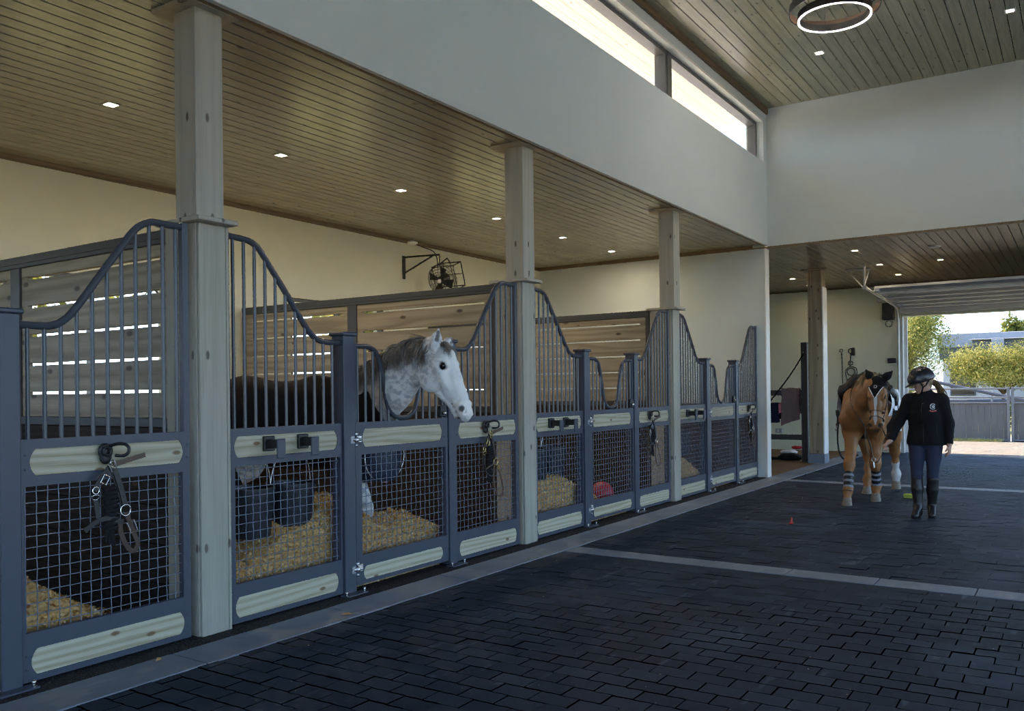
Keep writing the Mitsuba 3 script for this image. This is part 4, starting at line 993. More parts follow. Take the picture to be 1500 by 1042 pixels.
class Head:
    """(u, v, w): down the face from the poll, out of the forehead, to the animal's left."""
    def __init__(self, poll, az, pitch, k=1.0, e0=-.015, ew=(.055, .055)):
        self.e0, self.ew = e0, ew
        a, b = math.radians(az), math.radians(pitch)
        h = V(math.cos(a), math.sin(a), 0); z = V(0, 0, 1)
        self.d = math.cos(b) * h - math.sin(b) * z; self.n = math.sin(b) * h + math.cos(b) * z; self.l = np.cross(z, h); self.p = np.asarray(poll, float); self.k = k
    def __call__(self, u, v, w): return self.p + self.k * (u * self.d + v * self.n + w * self.l)
def head_prims(H, ears):
    k = H.k
    P = []
    def c(a, b, ra, rb, **o): P.append((H(*a), H(*b), ra * k, rb * k, {**o, 'k': o.get('k', .02) * k}))
    c((H.e0 + .015, -.02 - .6 * (H.e0 + .015), 0), (.15, -.02, 0), .085, .088, k=.03)
    for e in (-1, 1):
        c((.10, .015, .045 * e), (.19, .020, .058 * e), .050, .042)
        c((.165, -.105, .056 * e), (.225, -.128, .056 * e), .102, .090, flat=(H.l, .40), k=.013)    # round cheek
        c((.15, -.02, .05 * e), (.30, -.035, .045 * e), .062, .045)
        c((.168, .030, .076 * e), (.195, .045, .074 * e), .026, .024, k=.012)                  # brow
        c((.27, -.015, .058 * e), (.40, -.025, .036 * e), .020, .014, k=.02)                   # facial crest
        c((.50, .004, .040 * e), (.553, -.014, .038 * e), .034, .035, k=.014)                  # nostril wing
    c((.13, .04, 0), (.30, .02, 0), .064, .054)
    c((.28, .005, 0), (.46, .000, 0), .058, .047)
    c((.16, .045, 0), (.44, .030, 0), .030, .026)
    c((.24, -.06, 0), (.44, -.045, 0), .068, .048)
    c((.44, -.02, 0), (.55, -.028, 0), .052, .050)
    c((.24, -.155, 0), (.44, -.088, 0), .048, .030)
    c((.44, -.085, 0), (.535, -.080, 0), .031, .032, k=.012)
    c((.555, -.035, 0), (.578, -.040, 0), .041, .036)
    for e, (t, fo) in zip((-1, 1), ears):
        b = H(H.e0, .01, H.ew[(e + 1) // 2] * e); dirn = (-H.d * math.cos(math.radians(t)) + H.n * math.sin(math.radians(t)) + H.l * e * fo); dirn /= np.linalg.norm(dirn)
        P.append((b, b + dirn * .075 * k, .038 * k, .041 * k, {'k': .015, 'flat': (H.n, .8)})); P.append((b + dirn * .075 * k, b + dirn * .140 * k, .040 * k, .008 * k, {'k': .01, 'flat': (H.n, .7)}))
    return P
def head_cuts(H, ears, gape=.006):
    k = H.k; C = []
    for e in (-1, 1):
        C.append((H(.512, .012, .084 * e), H(.545, -.010, .080 * e), .021 * k, .015 * k, {'k': .006})); C.append((H(.520, .036, .050 * e), H(.556, .006, .050 * e), .015 * k, .012 * k, {'k': .006}))
        C.append((H(.188, .026, .099 * e), H(.204, .026, .099 * e), .018 * k, .016 * k, {'k': .008}))
    C.append((H(.47, -.066, -.07), H(.47, -.066, .07), gape, gape, {'k': .006})); C.append((H(.52, -.064, -.07), H(.52, -.064, .07), gape * 1.2, gape * 1.2, {'k': .006})); C.append((H(.57, -.072, -.07), H(.57, -.072, .07), gape * 1.5, gape * 1.5, {'k': .006}))
    for e, (t, fo) in zip((-1, 1), ears):
        b = H(H.e0, .01, H.ew[(e + 1) // 2] * e); dirn = (-H.d * math.cos(math.radians(t)) + H.n * math.sin(math.radians(t)) + H.l * e * fo); dirn /= np.linalg.norm(dirn)
        o = (H.n * .75 + H.l * e * .65); o /= np.linalg.norm(o)
        C.append((b + dirn * .045 * k + o * .030 * k, b + dirn * .105 * k + o * .020 * k, .021 * k, .011 * k, {'k': .005}))
    return C
def ear_mid(H, t, fo, e, a=.075, b=.026):
    dirn = (-H.d * math.cos(math.radians(t)) + H.n * math.sin(math.radians(t)) + H.l * e * fo); dirn /= np.linalg.norm(dirn)
    o = H.n * .75 + H.l * e * .65; o /= np.linalg.norm(o)
    return H(H.e0, .01, H.ew[(e + 1) // 2] * e) + (a * dirn + b * o) * H.k
def near(v, p, r0, r1): return 1 - sstep((np.linalg.norm(v - p, axis=1) - r0) / (r1 - r0))
def hair_strips(roots, tips, width, sag, seed, n=9, lift=.0, out=None, wav=.004):
    """Tapering flat locks from roots to tips."""
    r = np.random.default_rng(seed); ms_v, ms_f, o = [], [], 0
    for a, b in zip(roots, tips):
        t = np.linspace(0, 1, n)[:, None]
        mid = (a + b) / 2 + (out if out is not None else 0) + r.normal(0, .006, 3) + V(0, 0, lift)
        p = (1 - t) ** 2 * a + 2 * t * (1 - t) * mid + t ** 2 * b + np.sin(t * 9 + r.random() * 6) * r.normal(0, wav, 3)
        tang = np.gradient(p, axis=0); tang /= np.linalg.norm(tang, axis=1, keepdims=True)
        side = np.cross(tang, r.normal(0, .35, 3) + (out / (np.linalg.norm(out) + 1e-9) if out is not None else V(0, 1, 0))); side /= np.linalg.norm(side, axis=1, keepdims=True) + 1e-9
        w = width * (0.6 + .7 * r.random()) * (1 - t ** 2.2 * .93)
        v = np.stack([p - side * w, p + side * w], 1).reshape(-1, 3)
        k = np.arange(n - 1)[:, None] * 2
        ms_v.append(v); ms_f.append(np.vstack([k + [0, 1, 3], k + [0, 3, 2]]) + o); o += len(v)
    return trimesh.Trimesh(np.vstack(ms_v), np.vstack(ms_f), process=False)

# ---- the grey horse, looking over its door
G = Frame((5.13, 5.20), -36)
HG = Head((5.085, 4.10, 1.865), -82, 62, 1.06, .045, (.060, .078))
ears_g = [(44, .02), (30, 1.25)]
neck_flat = {'flat': ((1, -.22, 0), .58), 'k': .05}
N0, N1, N2, N3 = G(.22, -.02, 1.30), V(5.155, 4.575, 1.565), V(5.115, 4.24, 1.765), V(5.10, 4.13, 1.815)
pg = trunk(G) + [(N0, N1, .285, .205, neck_flat), (N1, N2, .205, .145, neck_flat), (N2, N3, .145, .105, neck_flat), (G(.05, 0, 1.46), V(5.14, 4.62, 1.70), .13, .085, {'flat': ((1, -.2, 0), .6)}), (N3, HG(.12, -.07, 0), .100, .085, {'k': .04})]
hooves = []
for e, st, hk, ft, to in ((-1, (-.74, .96), (-1.12, .57), (-1.10, .21), (-1.05, .10)), (1, (-.78, .96), (-1.0, .56), (-.98, .21), (-.93, .10))):
    L_, (K, O) = hind_leg(G, e, st, hk, ft, to); pg += L_; hooves.append(hoof(K, O, .03, G))
for e, el, kn, ft, to in ((-1, (.10, .93), (.20, .53), (.20, .21), (.25, .10)), (1, (.08, .93), (.10, .53), (.09, .21), (.14, .10))):
    L_, (K, O) = fore_leg(G, e, el, kn, ft, to); pg += L_; hooves.append(hoof(K, O, .03, G))
pg += head_prims(HG, ears_g)
gh = thing('grey_horse', 'grey horse in a dark rug looking out over its stall door', 'horse')
m = body(pg, .0078, .06, head_cuts(HG, ears_g, .0095), 2)
v = np.array(m.vertices)
dn = np.minimum.reduce([np.linalg.norm(v - (N0 * (1 - t) + N1 * t), axis=1) for t in (0, .5, 1)] + [np.linalg.norm(v - (N1 * (1 - t) + N2 * t), axis=1) for t in (.5, 1)])
dap = .75 * (1 - sstep((dn - .2) / .16)) + .10 * near(v, HG(.22, -.10, -.06), .06, .16) + .9 * (v[:, 2] < 1.0)
dark = .92 * np.maximum.reduce([near(v, HG(.528, .002, .074 * e), .019, .033) for e in (-1, 1)] + [near(v, HG(.196, .026, .084 * e), .022, .042) for e in (-1, 1)])
dark = np.maximum(dark, .30 * near(v, HG(.575, -.045, 0), .03, .085)); dark = np.maximum(dark, .7 * near(v, HG(.555, -.072, 0), .018, .05))
for e, (t_, fo_) in zip((-1, 1), ears_g):
    for a_ in (.06, .085, .11): dark = np.maximum(dark, .85 * near(v, ear_mid(HG, t_, fo_, e, a_, .012), .012, .024))
    dark = np.maximum(dark, near(v, HG(.526, .002, .060 * e), .016, .028))
    for u_ in np.linspace(.46, .575, 9): dark = np.maximum(dark, .85 * near(v, HG(u_, -.066 - .04 * max(0, u_ - .52), .048 * e), .006, .017))
add('body', m, 'coat_grey', gh, True, uv=np.stack([np.clip(dap, 0, 1), np.clip(dark, 0, 1)], 1))
for hm in hooves: add('hoof', hm, 'hoof', gh, 30)
for e in (-1, 1): add('eye', xf(ball((0, 0, 0), .0245, 3, (1.35, .80, 1)), np.stack([-.15 * HG.d + .99 * HG.n, HG.l, np.cross(-.15 * HG.d + .99 * HG.n, HG.l)], 1), HG(.199, .020, .085 * e)), 'eye', gh, True, label='dark eye')
# mane falling on the near side, forelock
r = np.random.default_rng(5); roots, tips = [], []
crest = spline([HG(.0, .01, 0), V(5.10, 4.26, 1.905), V(5.125, 4.45, 1.865), V(5.15, 4.62, 1.80), V(5.165, 4.82, 1.725), G(.10, 0, 1.625)], 400)
side = V(-.97, .22, 0)
for i in list(range(400)) * 2:
    c = crest[i] + r.normal(0, .008, 3)
    L_ = .155 + .05 * math.sin(i * .11) + r.normal(0, .018)
    roots.append(c); tips.append(c + side * (.125 + .04 * r.random()) + V(0.02, .03 * r.normal(), -L_ * 1.02))
mm = hair_strips(roots, tips, .0055, 0, 6, wav=.0065, out=side * .075, lift=.055)
for i in range(60):
    c = HG(-.03, .02, r.normal(0, .025)); roots.append(c)
fr, ft = [], []
for i in range(110):
    fr.append(HG(.02 + r.normal(0, .01), .045, r.normal(0, .03))); ft.append(HG(.115 + .06 * r.random(), .095 - .02 * r.random(), -.02 + r.normal(0, .045)))
add('mane', mm, 'mane_grey', gh, True)
add('forelock', hair_strips(fr, ft, .004, 0, 7, out=HG.n * .05), 'mane_grey', gh, True)
fl_r = [crest[k] for k in range(2, 60, 4)]; fl_t = [c + V(-.10, .14, .05) + r.normal(0, .02, 3) for c in fl_r]
add('flyaway_hair', hair_strips(fl_r, fl_t, .0022, 0, 8, out=V(-.02, .03, .04)), 'mane_grey', gh, True)
# the rug: cloth over trunk, shoulders and haunches, open below
def rug_cut(m, keep):
    f = m.faces[keep(m.triangles_center)]
    u, inv = np.unique(f, return_inverse=True)
    return trimesh.Trimesh(m.vertices[u], inv.reshape(-1, 3), process=False)
rm = body([tuple([p[0], p[1], p[2] + .022, p[3] + .022, *p[4:]]) for p in trunk(G) + [(N0, N0 * .5 + N1 * .5, .285, .235, neck_flat)]] + [(F_a, F_b, ra, rb) for F_a, F_b, ra, rb in ((G(-1.0, .15, 1.1), G(-.95, .17, .85), .22, .20), (G(-1.0, -.15, 1.1), G(-.95, -.17, .85), .22, .20), (G(.1, .16, 1.1), G(.1, .17, .85), .2, .18), (G(.1, -.16, 1.1), G(.1, -.17, .85), .2, .18))], .02, .06, (), 3)
P_ = lambda c: np.stack([(c - G.o) @ G.f, (c - G.o) @ G.l, c[:, 2]], 1)
rug = rug_cut(rm, lambda c: (P_(c)[:, 2] > .78) & (P_(c)[:, 0] + .35 * (P_(c)[:, 2] - 1.3) < .30))
add('rug', rug, 'rug_black', gh, True, label='dark stable rug')
edge = [G(.30 - .35 * (z - 1.3), w, z) for w, z in ((-.02, 1.685), (-.13, 1.62), (-.235, 1.48), (-.30, 1.3), (-.30, 1.12), (-.24, .95))]
add('rug_piping', tube(spline(edge, 30), .007, 6), 'cloth_grey', gh, True)

# ---- the chestnut horse, led towards the camera
C = Frame((11.98, 2.385), 180.5)
HC = Head((11.13, 2.075, 1.56), 178, 76, 1.02)
ears_c = [(8, .62), (14, 1.05)]
nf = {'flat': ((0, 1, 0), .62), 'k': .05}
M0, M1, M2 = C(.22, 0, 1.26), V(11.45, 2.25, 1.43), V(11.19, 2.13, 1.51)
pc = trunk(C, -.018) + [(M0, M1, .28, .185, nf), (M1, M2, .185, .125, nf), (C(.0, 0, 1.50), V(11.42, 2.24, 1.58), .11, .075, nf), (M2, HC(.08, -.07, 0), .12, .09, {'k': .04})]
hooves = []
L_, (K, O) = hind_leg(C, -1, (-.66, .94), (-.92, .53), (-.86, .19), (-.81, .09)); pc += L_; hooves.append(hoof(K, O, .0, C)); hl = K
hindl = K
L_, (K, O) = hind_leg(C, 1, (-.84, .95), (-1.24, .58), (-1.33, .24), (-1.34, .125)); pc += L_; hooves.append(hoof(K, O, .03, C)); sock = (K, O)
L_, (Kr, Or) = fore_leg(C, -1, (.16, .92), (.40, .50), (.52, .19), (.575, .085), .14); pc += L_; hooves.append(hoof(Kr, Or, .0, C)); fr_l = (C(.40, -.133, .50), Kr)
L_, (Kl, Ol) = fore_leg(C, 1, (.06, .92), (.08, .50), (-.02, .20), (.01, .09), .13); pc += L_; hooves.append(hoof(Kl, Ol, .0, C)); fl_l = (C(.08, .1235, .50), Kl)
pc += head_prims(HC, ears_c)
ch = thing('chestnut_horse', 'chestnut horse in black ear bonnet and saddle led towards the camera', 'horse')
m = body(pc, .010, .06, head_cuts(HC, ears_c, .004), 3)
v = np.array(m.vertices)
hv = np.stack([(v - HC.p) @ HC.d, (v - HC.p) @ HC.n, (v - HC.p) @ HC.l], 1) / HC.k
rad_ = np.interp(hv[:, 0], [.13, .18, .3, .42, .48, .56], [.014, .020, .015, .018, .016, .002]) + .004 * np.sin(hv[:, 0] * 31)
white = (1 - sstep((np.abs(hv[:, 2] - .003) - rad_) / .012 + .5)) * ((hv[:, 1] > -.03) & (hv[:, 0] > .10) & (hv[:, 0] < .57))
white = np.maximum(white, near(v, sock[0], .10, .13)); white = np.maximum(white, near(v, sock[0] + V(0.0, 0, .12), .09, .12))
dark = np.maximum.reduce([near(v, HC(.528, .002, .072 * e), .020, .034) for e in (-1, 1)] + [.6 * near(v, HC(.590, -.05, 0), .05, .085)] + [near(v, HC(.538, .018, .049 * e), .016, .030) for e in (-1, 1)] + [.8 * near(v, HC(.590, -.060, w_), .004, .016) for w_ in (-.03, -.01, .01, .03)] + [.8 * near(v, HC(.196, .026, .084 * e), .016, .03) for e in (-1, 1)])
add('body', m, 'coat_chestnut', ch, True, uv=np.stack([white, np.clip(dark, 0, 1)], 1))
for hm in hooves: add('hoof', hm, 'hoof', ch, 30)
for e in (-1, 1): add('eye', ball(HC(.196, .024, .086 * e), .020, 3), 'eye', ch, True, label='dark eye')
r = np.random.default_rng(11)
cr = spline([HC(-.05, -.05, 0), V(11.25, 2.16, 1.665), V(11.42, 2.23, 1.66), C(.16, 0, 1.60)], 200)
rt = [c + V(0, 0, .02) + r.normal(0, .012, 3) for c in cr]; tp = [c + V(-.02, .10 + .04 * r.random(), -.16 + .03 * r.normal()) for c in cr]
for i in range(90): rt.append(HC(-.08 + r.normal(0, .012), -.02, r.normal(0, .018))); tp.append(HC(-.02 + r.normal(0, .015), .065, .01 + r.normal(0, .02)))
add('mane', hair_strips(rt, tp, .007, 0, 3, out=V(0, .05, .04)), 'mane_flaxen', ch, True)
rt = [C(-1.27, r.normal(0, .02), 1.33) for _ in range(120)]; tp = [C(-1.42 + r.normal(0, .03), r.normal(0, .05), .55 + .2 * r.random()) for _ in range(120)]
add('tail', hair_strips(rt, tp, .010, 0, 4, out=-C.f * .12), 'tail_chestnut', ch, True)
# ear bonnet: black cloth over ears and forehead with a white-edged point
_hp = head_prims(HC, ears_c)
bon = body([tuple([p[0], p[1] + (p[1] - p[0]) * (.12 if i >= len(_hp) - 4 and i % 2 == len(_hp) % 2 + 1 - 2 * (len(_hp) % 2) else 0), p[2] + (.012 if i < len(_hp) - 4 else .006), p[3] + (.011 if i < len(_hp) - 4 else .007), *p[4:]]) for i, p in enumerate(_hp)], .009, .03, (), 2)
bc = lambda c: np.stack([(c - HC.p) @ HC.d, (c - HC.p) @ HC.n, (c - HC.p) @ HC.l], 1) / HC.k
def bkeep(c):
    q = bc(c)
    return ((q[:, 0] < .075) & (q[:, 1] > -.06)) | (np.abs(q[:, 2]) > .03) & (q[:, 0] < 0) & (q[:, 1] > -.09) | (q[:, 0] < -.07) | ((q[:, 1] > .0) & (q[:, 0] < .235 - np.abs(q[:, 2]) * 1.9))
add('ear_bonnet', rug_cut(bon, bkeep), 'cloth_black', ch, True, label='black ear bonnet')
def on_face(u, w, lift=.012):
    q = bc(np.array(bon.vertices)); d = (q[:, 0] - u) ** 2 + (q[:, 2] - w) ** 2 + (q[:, 1] < 0) * 1.0
    k = np.argsort(d)[:6]; return HC(u, q[k, 1].mean() + lift, w)
add('bonnet_trim', tube(np.array([on_face(.235 - abs(w) * 1.9, w) for w in np.linspace(-.082, .082, 25)]), .0055, 6), 'cloth_white', ch, True)
add('bonnet_emblem', torus(on_face(.085, .0, .010), .016, .0035, HC.n, 16, 6), 'cloth_white', ch, True)
# bridle
def loop(u, vc, rv, rw, du=0, n=36):
    a = np.arange(n) * 2 * np.pi / n
    return np.array([HC(u + du * math.sin(t), vc + rv * math.sin(t), rw * math.cos(t)) for t in a])
add('noseband', strap(loop(.36, -.045, .105, .066, .0), .024, .006, HC.d, True), 'leather_brown', ch)
add('flash_strap', strap(loop(.450, -.045, .105, .074, -.02), .014, .005, HC.d, True), 'leather_brown', ch)
for e in (-1, 1):
    add('cheekpiece', strap(np.array([HC(.03, -.03, .092 * e), HC(.14, -.03, .116 * e), HC(.26, -.05, .104 * e), HC(.36, -.055, .083 * e), HC(.47, -.060, .060 * e)]), .022, .006, HC.l), 'leather_brown', ch)
    add('bit_ring', torus(HC(.485, -.065, .064 * e), .032, .0045, HC.l), 'chrome', ch, True)
add('browband', strap(np.array([on_face(.075, w, .012) for w in np.linspace(-.1, .1, 15)]), .016, .006, HC.d), 'leather_brown', ch)
add('rein', strap(spline([HC(.49, -.065, .068), V(10.93, 2.0, 1.02), V(10.83, 1.93, .90), V(10.77, 1.895, .83)], 24), .014, .005, (0, 0, 1)), 'leather_brown', ch)
add('rein', strap(spline([HC(.49, -.065, -.068), V(10.98, 2.19, 1.0), V(10.95, 2.17, .75), V(10.9, 2.10, .62), V(10.87, 2.05, .60), V(10.82, 1.98, .70), V(10.77, 1.90, .81)], 40), .014, .005, (0, 1, 0)), 'leather_brown', ch)
add('neck_strap', strap(spline([V(11.75, 2.46, 1.58), V(11.50, 2.47, 1.42), V(11.33, 2.42, 1.26), V(11.22, 2.32, 1.13), V(11.24, 2.26, 1.03)], 24), .02, .006, (0, 1, 0)), 'leather_black', ch)
# saddle, pad, girth
sp = body([(C(.04, 0, 1.30), C(-.55, 0, 1.31), .345, .345, {'flat': (C.l, .98)}), (C(-.1, 0, 1.50), C(-.5, 0, 1.43), .14, .18)], .016, .06, (), 3)
pad = rug_cut(sp, lambda c: (P2(c)[:, 2] > 1.10 - .1 * (P2(c)[:, 0] + .3)) & (P2(c)[:, 0] < -.02) & (P2(c)[:, 0] > -.62)) if False else None
P2 = lambda c: np.stack([(c - C.o) @ C.f, (c - C.o) @ C.l, c[:, 2]], 1)
pad = rug_cut(sp, lambda c: (P2(c)[:, 2] > 1.12) & (P2(c)[:, 2] < 1.46) & (P2(c)[:, 0] < .09) & (P2(c)[:, 0] > -.62))
for s_ in (-1, 1): add('saddle_pad', rug_cut(pad, lambda c: P2(c)[:, 1] * s_ > 0), 'cloth_white', ch, True, label='white saddle pad')
sd = body([(C(-.02, 0, 1.60), C(-.10, 0, 1.60), .10, .11, {'flat': (C.l, 1.0)}), (C(-.10, 0, 1.58), C(-.30, 0, 1.55), .11, .13), (C(-.30, 0, 1.55), C(-.50, 0, 1.62), .13, .09)] +
          [p for e in (-1, 1) for p in ((C(-.03, .14 * e, 1.58), C(.0, .30 * e, 1.42), .10, .07, {'flat': (C.l, .6)}), (C(.0, .31 * e, 1.45), C(-.08, .345 * e, 1.40), .072, .05, {'flat': (C.l, .5)}), (C(-.18, .15 * e, 1.56), C(-.20, .335 * e, 1.34), .12, .10, {'flat': (C.l, .35)}))], .012, .05, (), 3)
add('saddle', sd, 'leather_black', ch, True, label='black leather saddle')
add('girth', strap(np.array([C(-.10, .36 * math.cos(t), 1.19 + .34 * math.sin(t)) for t in np.linspace(math.pi, 2 * math.pi, 30)]), .09, .02, (1, 0, 0)), 'leather_black', ch)
for e in (-1, 1):
    add('stirrup_leather', strap(np.array([C(-.10, .375 * e, 1.30), C(-.11, .39 * e, 1.0)]), .024, .008, (0, 1, 0)), 'leather_black', ch)
    add('stirrup', tube(np.array([C(-.11 + .055 * math.cos(t), .40 * e, .94 + .065 * math.sin(t)) for t in np.linspace(-.3, math.pi + .3, 20)] + [C(-.16, .40 * e, .915)]), .008, 6, True), 'zinc', ch, True)
add('pad_badge', xf(cat(meshkit.text_mesh('SEABIS', .03, .002)), np.stack([V(0, 0, 0) + V(0, -.97, 0), V(-.0, 0, 1), V(-1, 0, 0)], 1), C(-.015, -.21, 1.19)), 'cloth_navy', ch) if False else None
# straps hanging at the far side and from the breastplate
add('hanging_rein', tube(spline([C(.0, -.33, 1.12), C(.03, -.35, .95), C(.04, -.35, .75), C(.04, -.32, .60), C(.03, -.26, .53), C(.02, -.18, .56), C(.02, -.10, .60)], 40), .011, 6), 'leather_black', ch, True)
add('lead_strap', strap(spline([V(11.36, 2.30, 1.05), V(11.30, 2.24, .90), V(11.26, 2.19, .78), V(11.24, 2.16, .62)], 16), .022, .008, (0, 1, 0)), 'leather_black', ch)
add('lead_snap', cat(torus(V(11.24, 2.155, .60), .022, .005, (1, .3, 0)), cyl(V(11.24, 2.155, .58), V(11.235, 2.15, .50), .010)), 'zinc', ch, True)
for zz, sgn in ((1.20, 1),):
    pts = [C(-.00 - .05 * t, .352 - .006 * t, 1.205 + .012 * math.sin(t * 9)) for t in np.linspace(0, 1, 24)]
    add('pad_script', tube(np.array([C(.012 - .09 * t, .0, 0) + V(0, 0, 1.20 + .012 * math.sin(t * 26)) + C.l * .338 for t in np.linspace(0, 1, 40)]), .0035, 5), 'cloth_navy', ch)
# tendon boots with pale straps
for (kn, ft) in (fr_l, fl_l):
    d = ft - kn; a, b = kn + d * .30, ft + d * .10
    add('tendon_boot', tube([a, a * .5 + b * .5, b], .060, 16, scale=[.92, .95, 1.12]), 'leather_black', ch, 40)
    for t in (.18, .46, .74):
        p = a + (b - a) * t
        add('boot_strap', tube([p - (b - a) * .055, p + (b - a) * .055], .0635, 16, scale=[1.0, 1.02]), 'cloth_grey', ch, 40)
# ------------------------------------------------------------------ the person leading the chestnut horse
Q = Frame((10.76, 1.50), 180)
pe = thing('person', 'person in black riding jacket, navy breeches and helmet leading the chestnut horse', 'person')
kR, aR, tR = Q(.07, -.085, .49), Q(.10, -.075, .09), Q(.25, -.085, .035)
kL, aL, tL = Q(.04, .075, .48), Q(-.02, .055, .09), Q(.13, .075, .035)
hR, hL = Q(0, -.09, .89), Q(0, .09, .89)
sR, sL = Q(-.01, -.165, 1.335), Q(-.01, .165, 1.335)
eR, wR = Q(.00, -.285, 1.085), Q(.12, -.355, .875)
eL, wL = Q(-.04, .235, 1.075), Q(.02, .245, .845)
hd, az = Q(.045, -.03, 1.545), math.radians(112)
fd = V(math.cos(az), math.sin(az), -.34); fd /= np.linalg.norm(fd)
lt = V(-math.sin(az), math.cos(az), 0); up = np.cross(fd, lt); up *= np.sign(up[2])
HP = lambda f, l, u: hd + f * fd + l * lt + u * up
def limb(a, b, c, r): return [(a, b, r[0], r[1]), (b, c, r[1] * .98, r[2])]
bp = [(Q(0, 0, .93), Q(-.01, 0, 1.12), .15, .135, {'flat': (Q.f, .72)}), (Q(-.01, 0, 1.12), Q(-.01, 0, 1.28), .14, .155, {'flat': (Q.f, .68)}), (sR, sL, .07, .07), (Q(-.01, 0, 1.33), Q(.01, -.005, 1.44), .075, .054), (Q(.01, -.005, 1.42), HP(-.02, 0, -.07), .055, .056)]
bp += limb(hR, kR, aR, (.090, .052, .040)) + limb(hL, kL, aL, (.090, .052, .040)) + [(aR, tR, .042, .03), (aL, tL, .042, .03)]
bp += limb(sR, eR, wR, (.056, .043, .029)) + limb(sL, eL, wL, (.056, .043, .029))
# head: skull, jaw, nose, lips, chin, ears
bp += [(HP(-.02, 0, .02), HP(.01, 0, .01), .095, .085, {'flat': (lt, .85)}), (HP(.02, 0, -.03), HP(.045, 0, -.075), .066, .042, {'flat': (lt, .85)}), (HP(.085, 0, .015), HP(.108, 0, -.025), .011, .015, {'k': .012}), (HP(.083, -.012, -.058), HP(.083, .012, -.058), .013, .013, {'k': .01}),
       (HP(.070, 0, -.095), HP(.060, 0, -.095), .019, .02, {'k': .015})] + [(HP(-.005, e * .082, -.005), HP(-.008, e * .084, -.035), .017, .012, {'k': .006, 'flat': (lt, .5)}) for e in (-1, 1)]
def hand(w, d, pn, th, curl, flip=1):
    """w wrist, d towards the knuckles, pn palm normal (fingers curl that way), th thumb side."""
    d, pn, th = (x / np.linalg.norm(x) for x in map(np.array, (d, pn, th)))
    P = [(w, w + d * .03, .026, .03, {'flat': (pn, .7)}), (w + d * .03, w + d * .078, .036, .038, {'flat': (pn, .42), 'k': .008})]
    for i, (o, L_) in enumerate(zip((.030, .010, -.010, -.029), (.070, .078, .073, .058))):
        a = w + d * (.083 - .004 * abs(i - 1.3)) + th * o; ang = 0; p = a
        for s, c in zip((.45, .32, .23), curl):
            ang += math.radians(c + 4 * i); q = p + L_ * s * (math.cos(ang) * d + math.sin(ang) * pn)
            P.append((p, q, .0092, .0080, {'k': .004})); p = q
    a = w + d * .03 + th * .028; b = a + (.55 * d + .75 * th + .35 * pn) * .038; c = b + (.85 * d + .25 * th + .55 * pn) * .032
    P += [(a, b, .0135, .0115, {'k': .006}), (b, c, .0105, .0085, {'k': .004})]
    return P
hdR = wR + V(0, 0, 0)
bp += hand(wR, V(-.02, .055, -.06), V(.1, -.35, -.75), V(-.8, .15, .1), (35, 55, 40))
bp += hand(wL, V(-.06, -.02, -1), V(.05, .9, 0), V(-1, 0, 0), (14, 20, 16))
cuts = [(HP(.072, e * .031, .012), HP(.078, e * .031, .012), .010, .010, {'k': .008}) for e in (-1, 1)] + [(HP(.098, -.018, -.0585), HP(.098, .018, -.0585), .003, .003, {'k': .004})]
m = body(bp, .0062, .022, cuts, 2)
add('figure', m, 'skin', pe, True)
for e in (-1, 1): add('eye', ball(HP(.0695, e * .031, .011), .0095, 2), 'eye', pe, True)
# jacket
g = .020
jp = [(Q(0, 0, .865), Q(-.01, 0, 1.12), .200, .165, {'flat': (Q.f, .70)}), (Q(-.01, 0, 1.12), Q(-.005, 0, 1.27), .175, .185, {'flat': (Q.f, .68)}), (Q(.02, 0, 1.20), Q(.02, 0, 1.24), .16, .15, {'flat': (Q.f, .8)}), (sR + V(0, 0, .0), sL + V(0, 0, .0), .080, .080), (Q(-.01, 0, 1.36), Q(.0, 0, 1.425), .095, .078),
      (sR, eR, .076, .060), (eR, wR * .9 + eR * .1, .058, .043), (sL, eL, .076, .060), (eL, wL * .9 + eL * .1, .058, .045)]
jm = body(jp, .010, .03, (), 2)
def jkeep(c):
    q = np.stack([(c - Q.o) @ Q.f, (c - Q.o) @ Q.l, c[:, 2]], 1)
    torso = np.abs(q[:, 1]) < .215
    return (~torso | (q[:, 2] > .832)) & (q[:, 2] < 1.468) & ((np.linalg.norm(c - wR, axis=1) > .035) & (np.linalg.norm(c - wL, axis=1) > .035))
v = np.array(jm.vertices)
v += .006 * (meshkit.fbm(v * [22, 22, 9], 3, 4)[:, None] - .5) * np.array(jm.vertex_normals) * 2.4
jm.vertices = v
jk = rug_cut(jm, jkeep)
add('jacket', jk, 'cloth_black', pe, True, label='black softshell jacket')
def chest(w, z, lift=.004):
    q = np.stack([(v - Q.o) @ Q.f, (v - Q.o) @ Q.l, v[:, 2]], 1)
    d = (q[:, 1] - w) ** 2 + (q[:, 2] - z) ** 2 + 10 * (q[:, 0] < .02)
    i = np.argsort(d)[:5]; return Q(q[i, 0].mean() + lift, w, z)
add('zip', strap(np.array([chest(-.01 + .01 * math.sin(z * 9), z) for z in np.linspace(.85, 1.42, 24)]), .006, .003, Q.f), 'leather_black', pe)
add('zip_pull', ball(chest(-.005, 1.305, .007), .006, 1), 'chrome', pe)
lc = (.095, 1.27)
a = np.linspace(.6, 5.6, 22)
add('logo', cat(tube(np.array([chest(lc[0] + .025 * math.cos(t), lc[1] + .03 * math.sin(t), .006) for t in a]), .0042, 5), tube(np.array([chest(lc[0] + .010 * math.cos(t) + .004, lc[1] + .012 * math.sin(t), .006) for t in np.linspace(0, 6.28, 10)]), .006, 5)), 'emboss_white', pe)
add('logo_band', tube(np.array([chest(lc[0] - .034 + .068 * t, lc[1] - .045 - .010 * math.sin(t * 3.14), .006) for t in np.linspace(0, 1, 14)]), .0060, 5), 'emboss_red', pe)
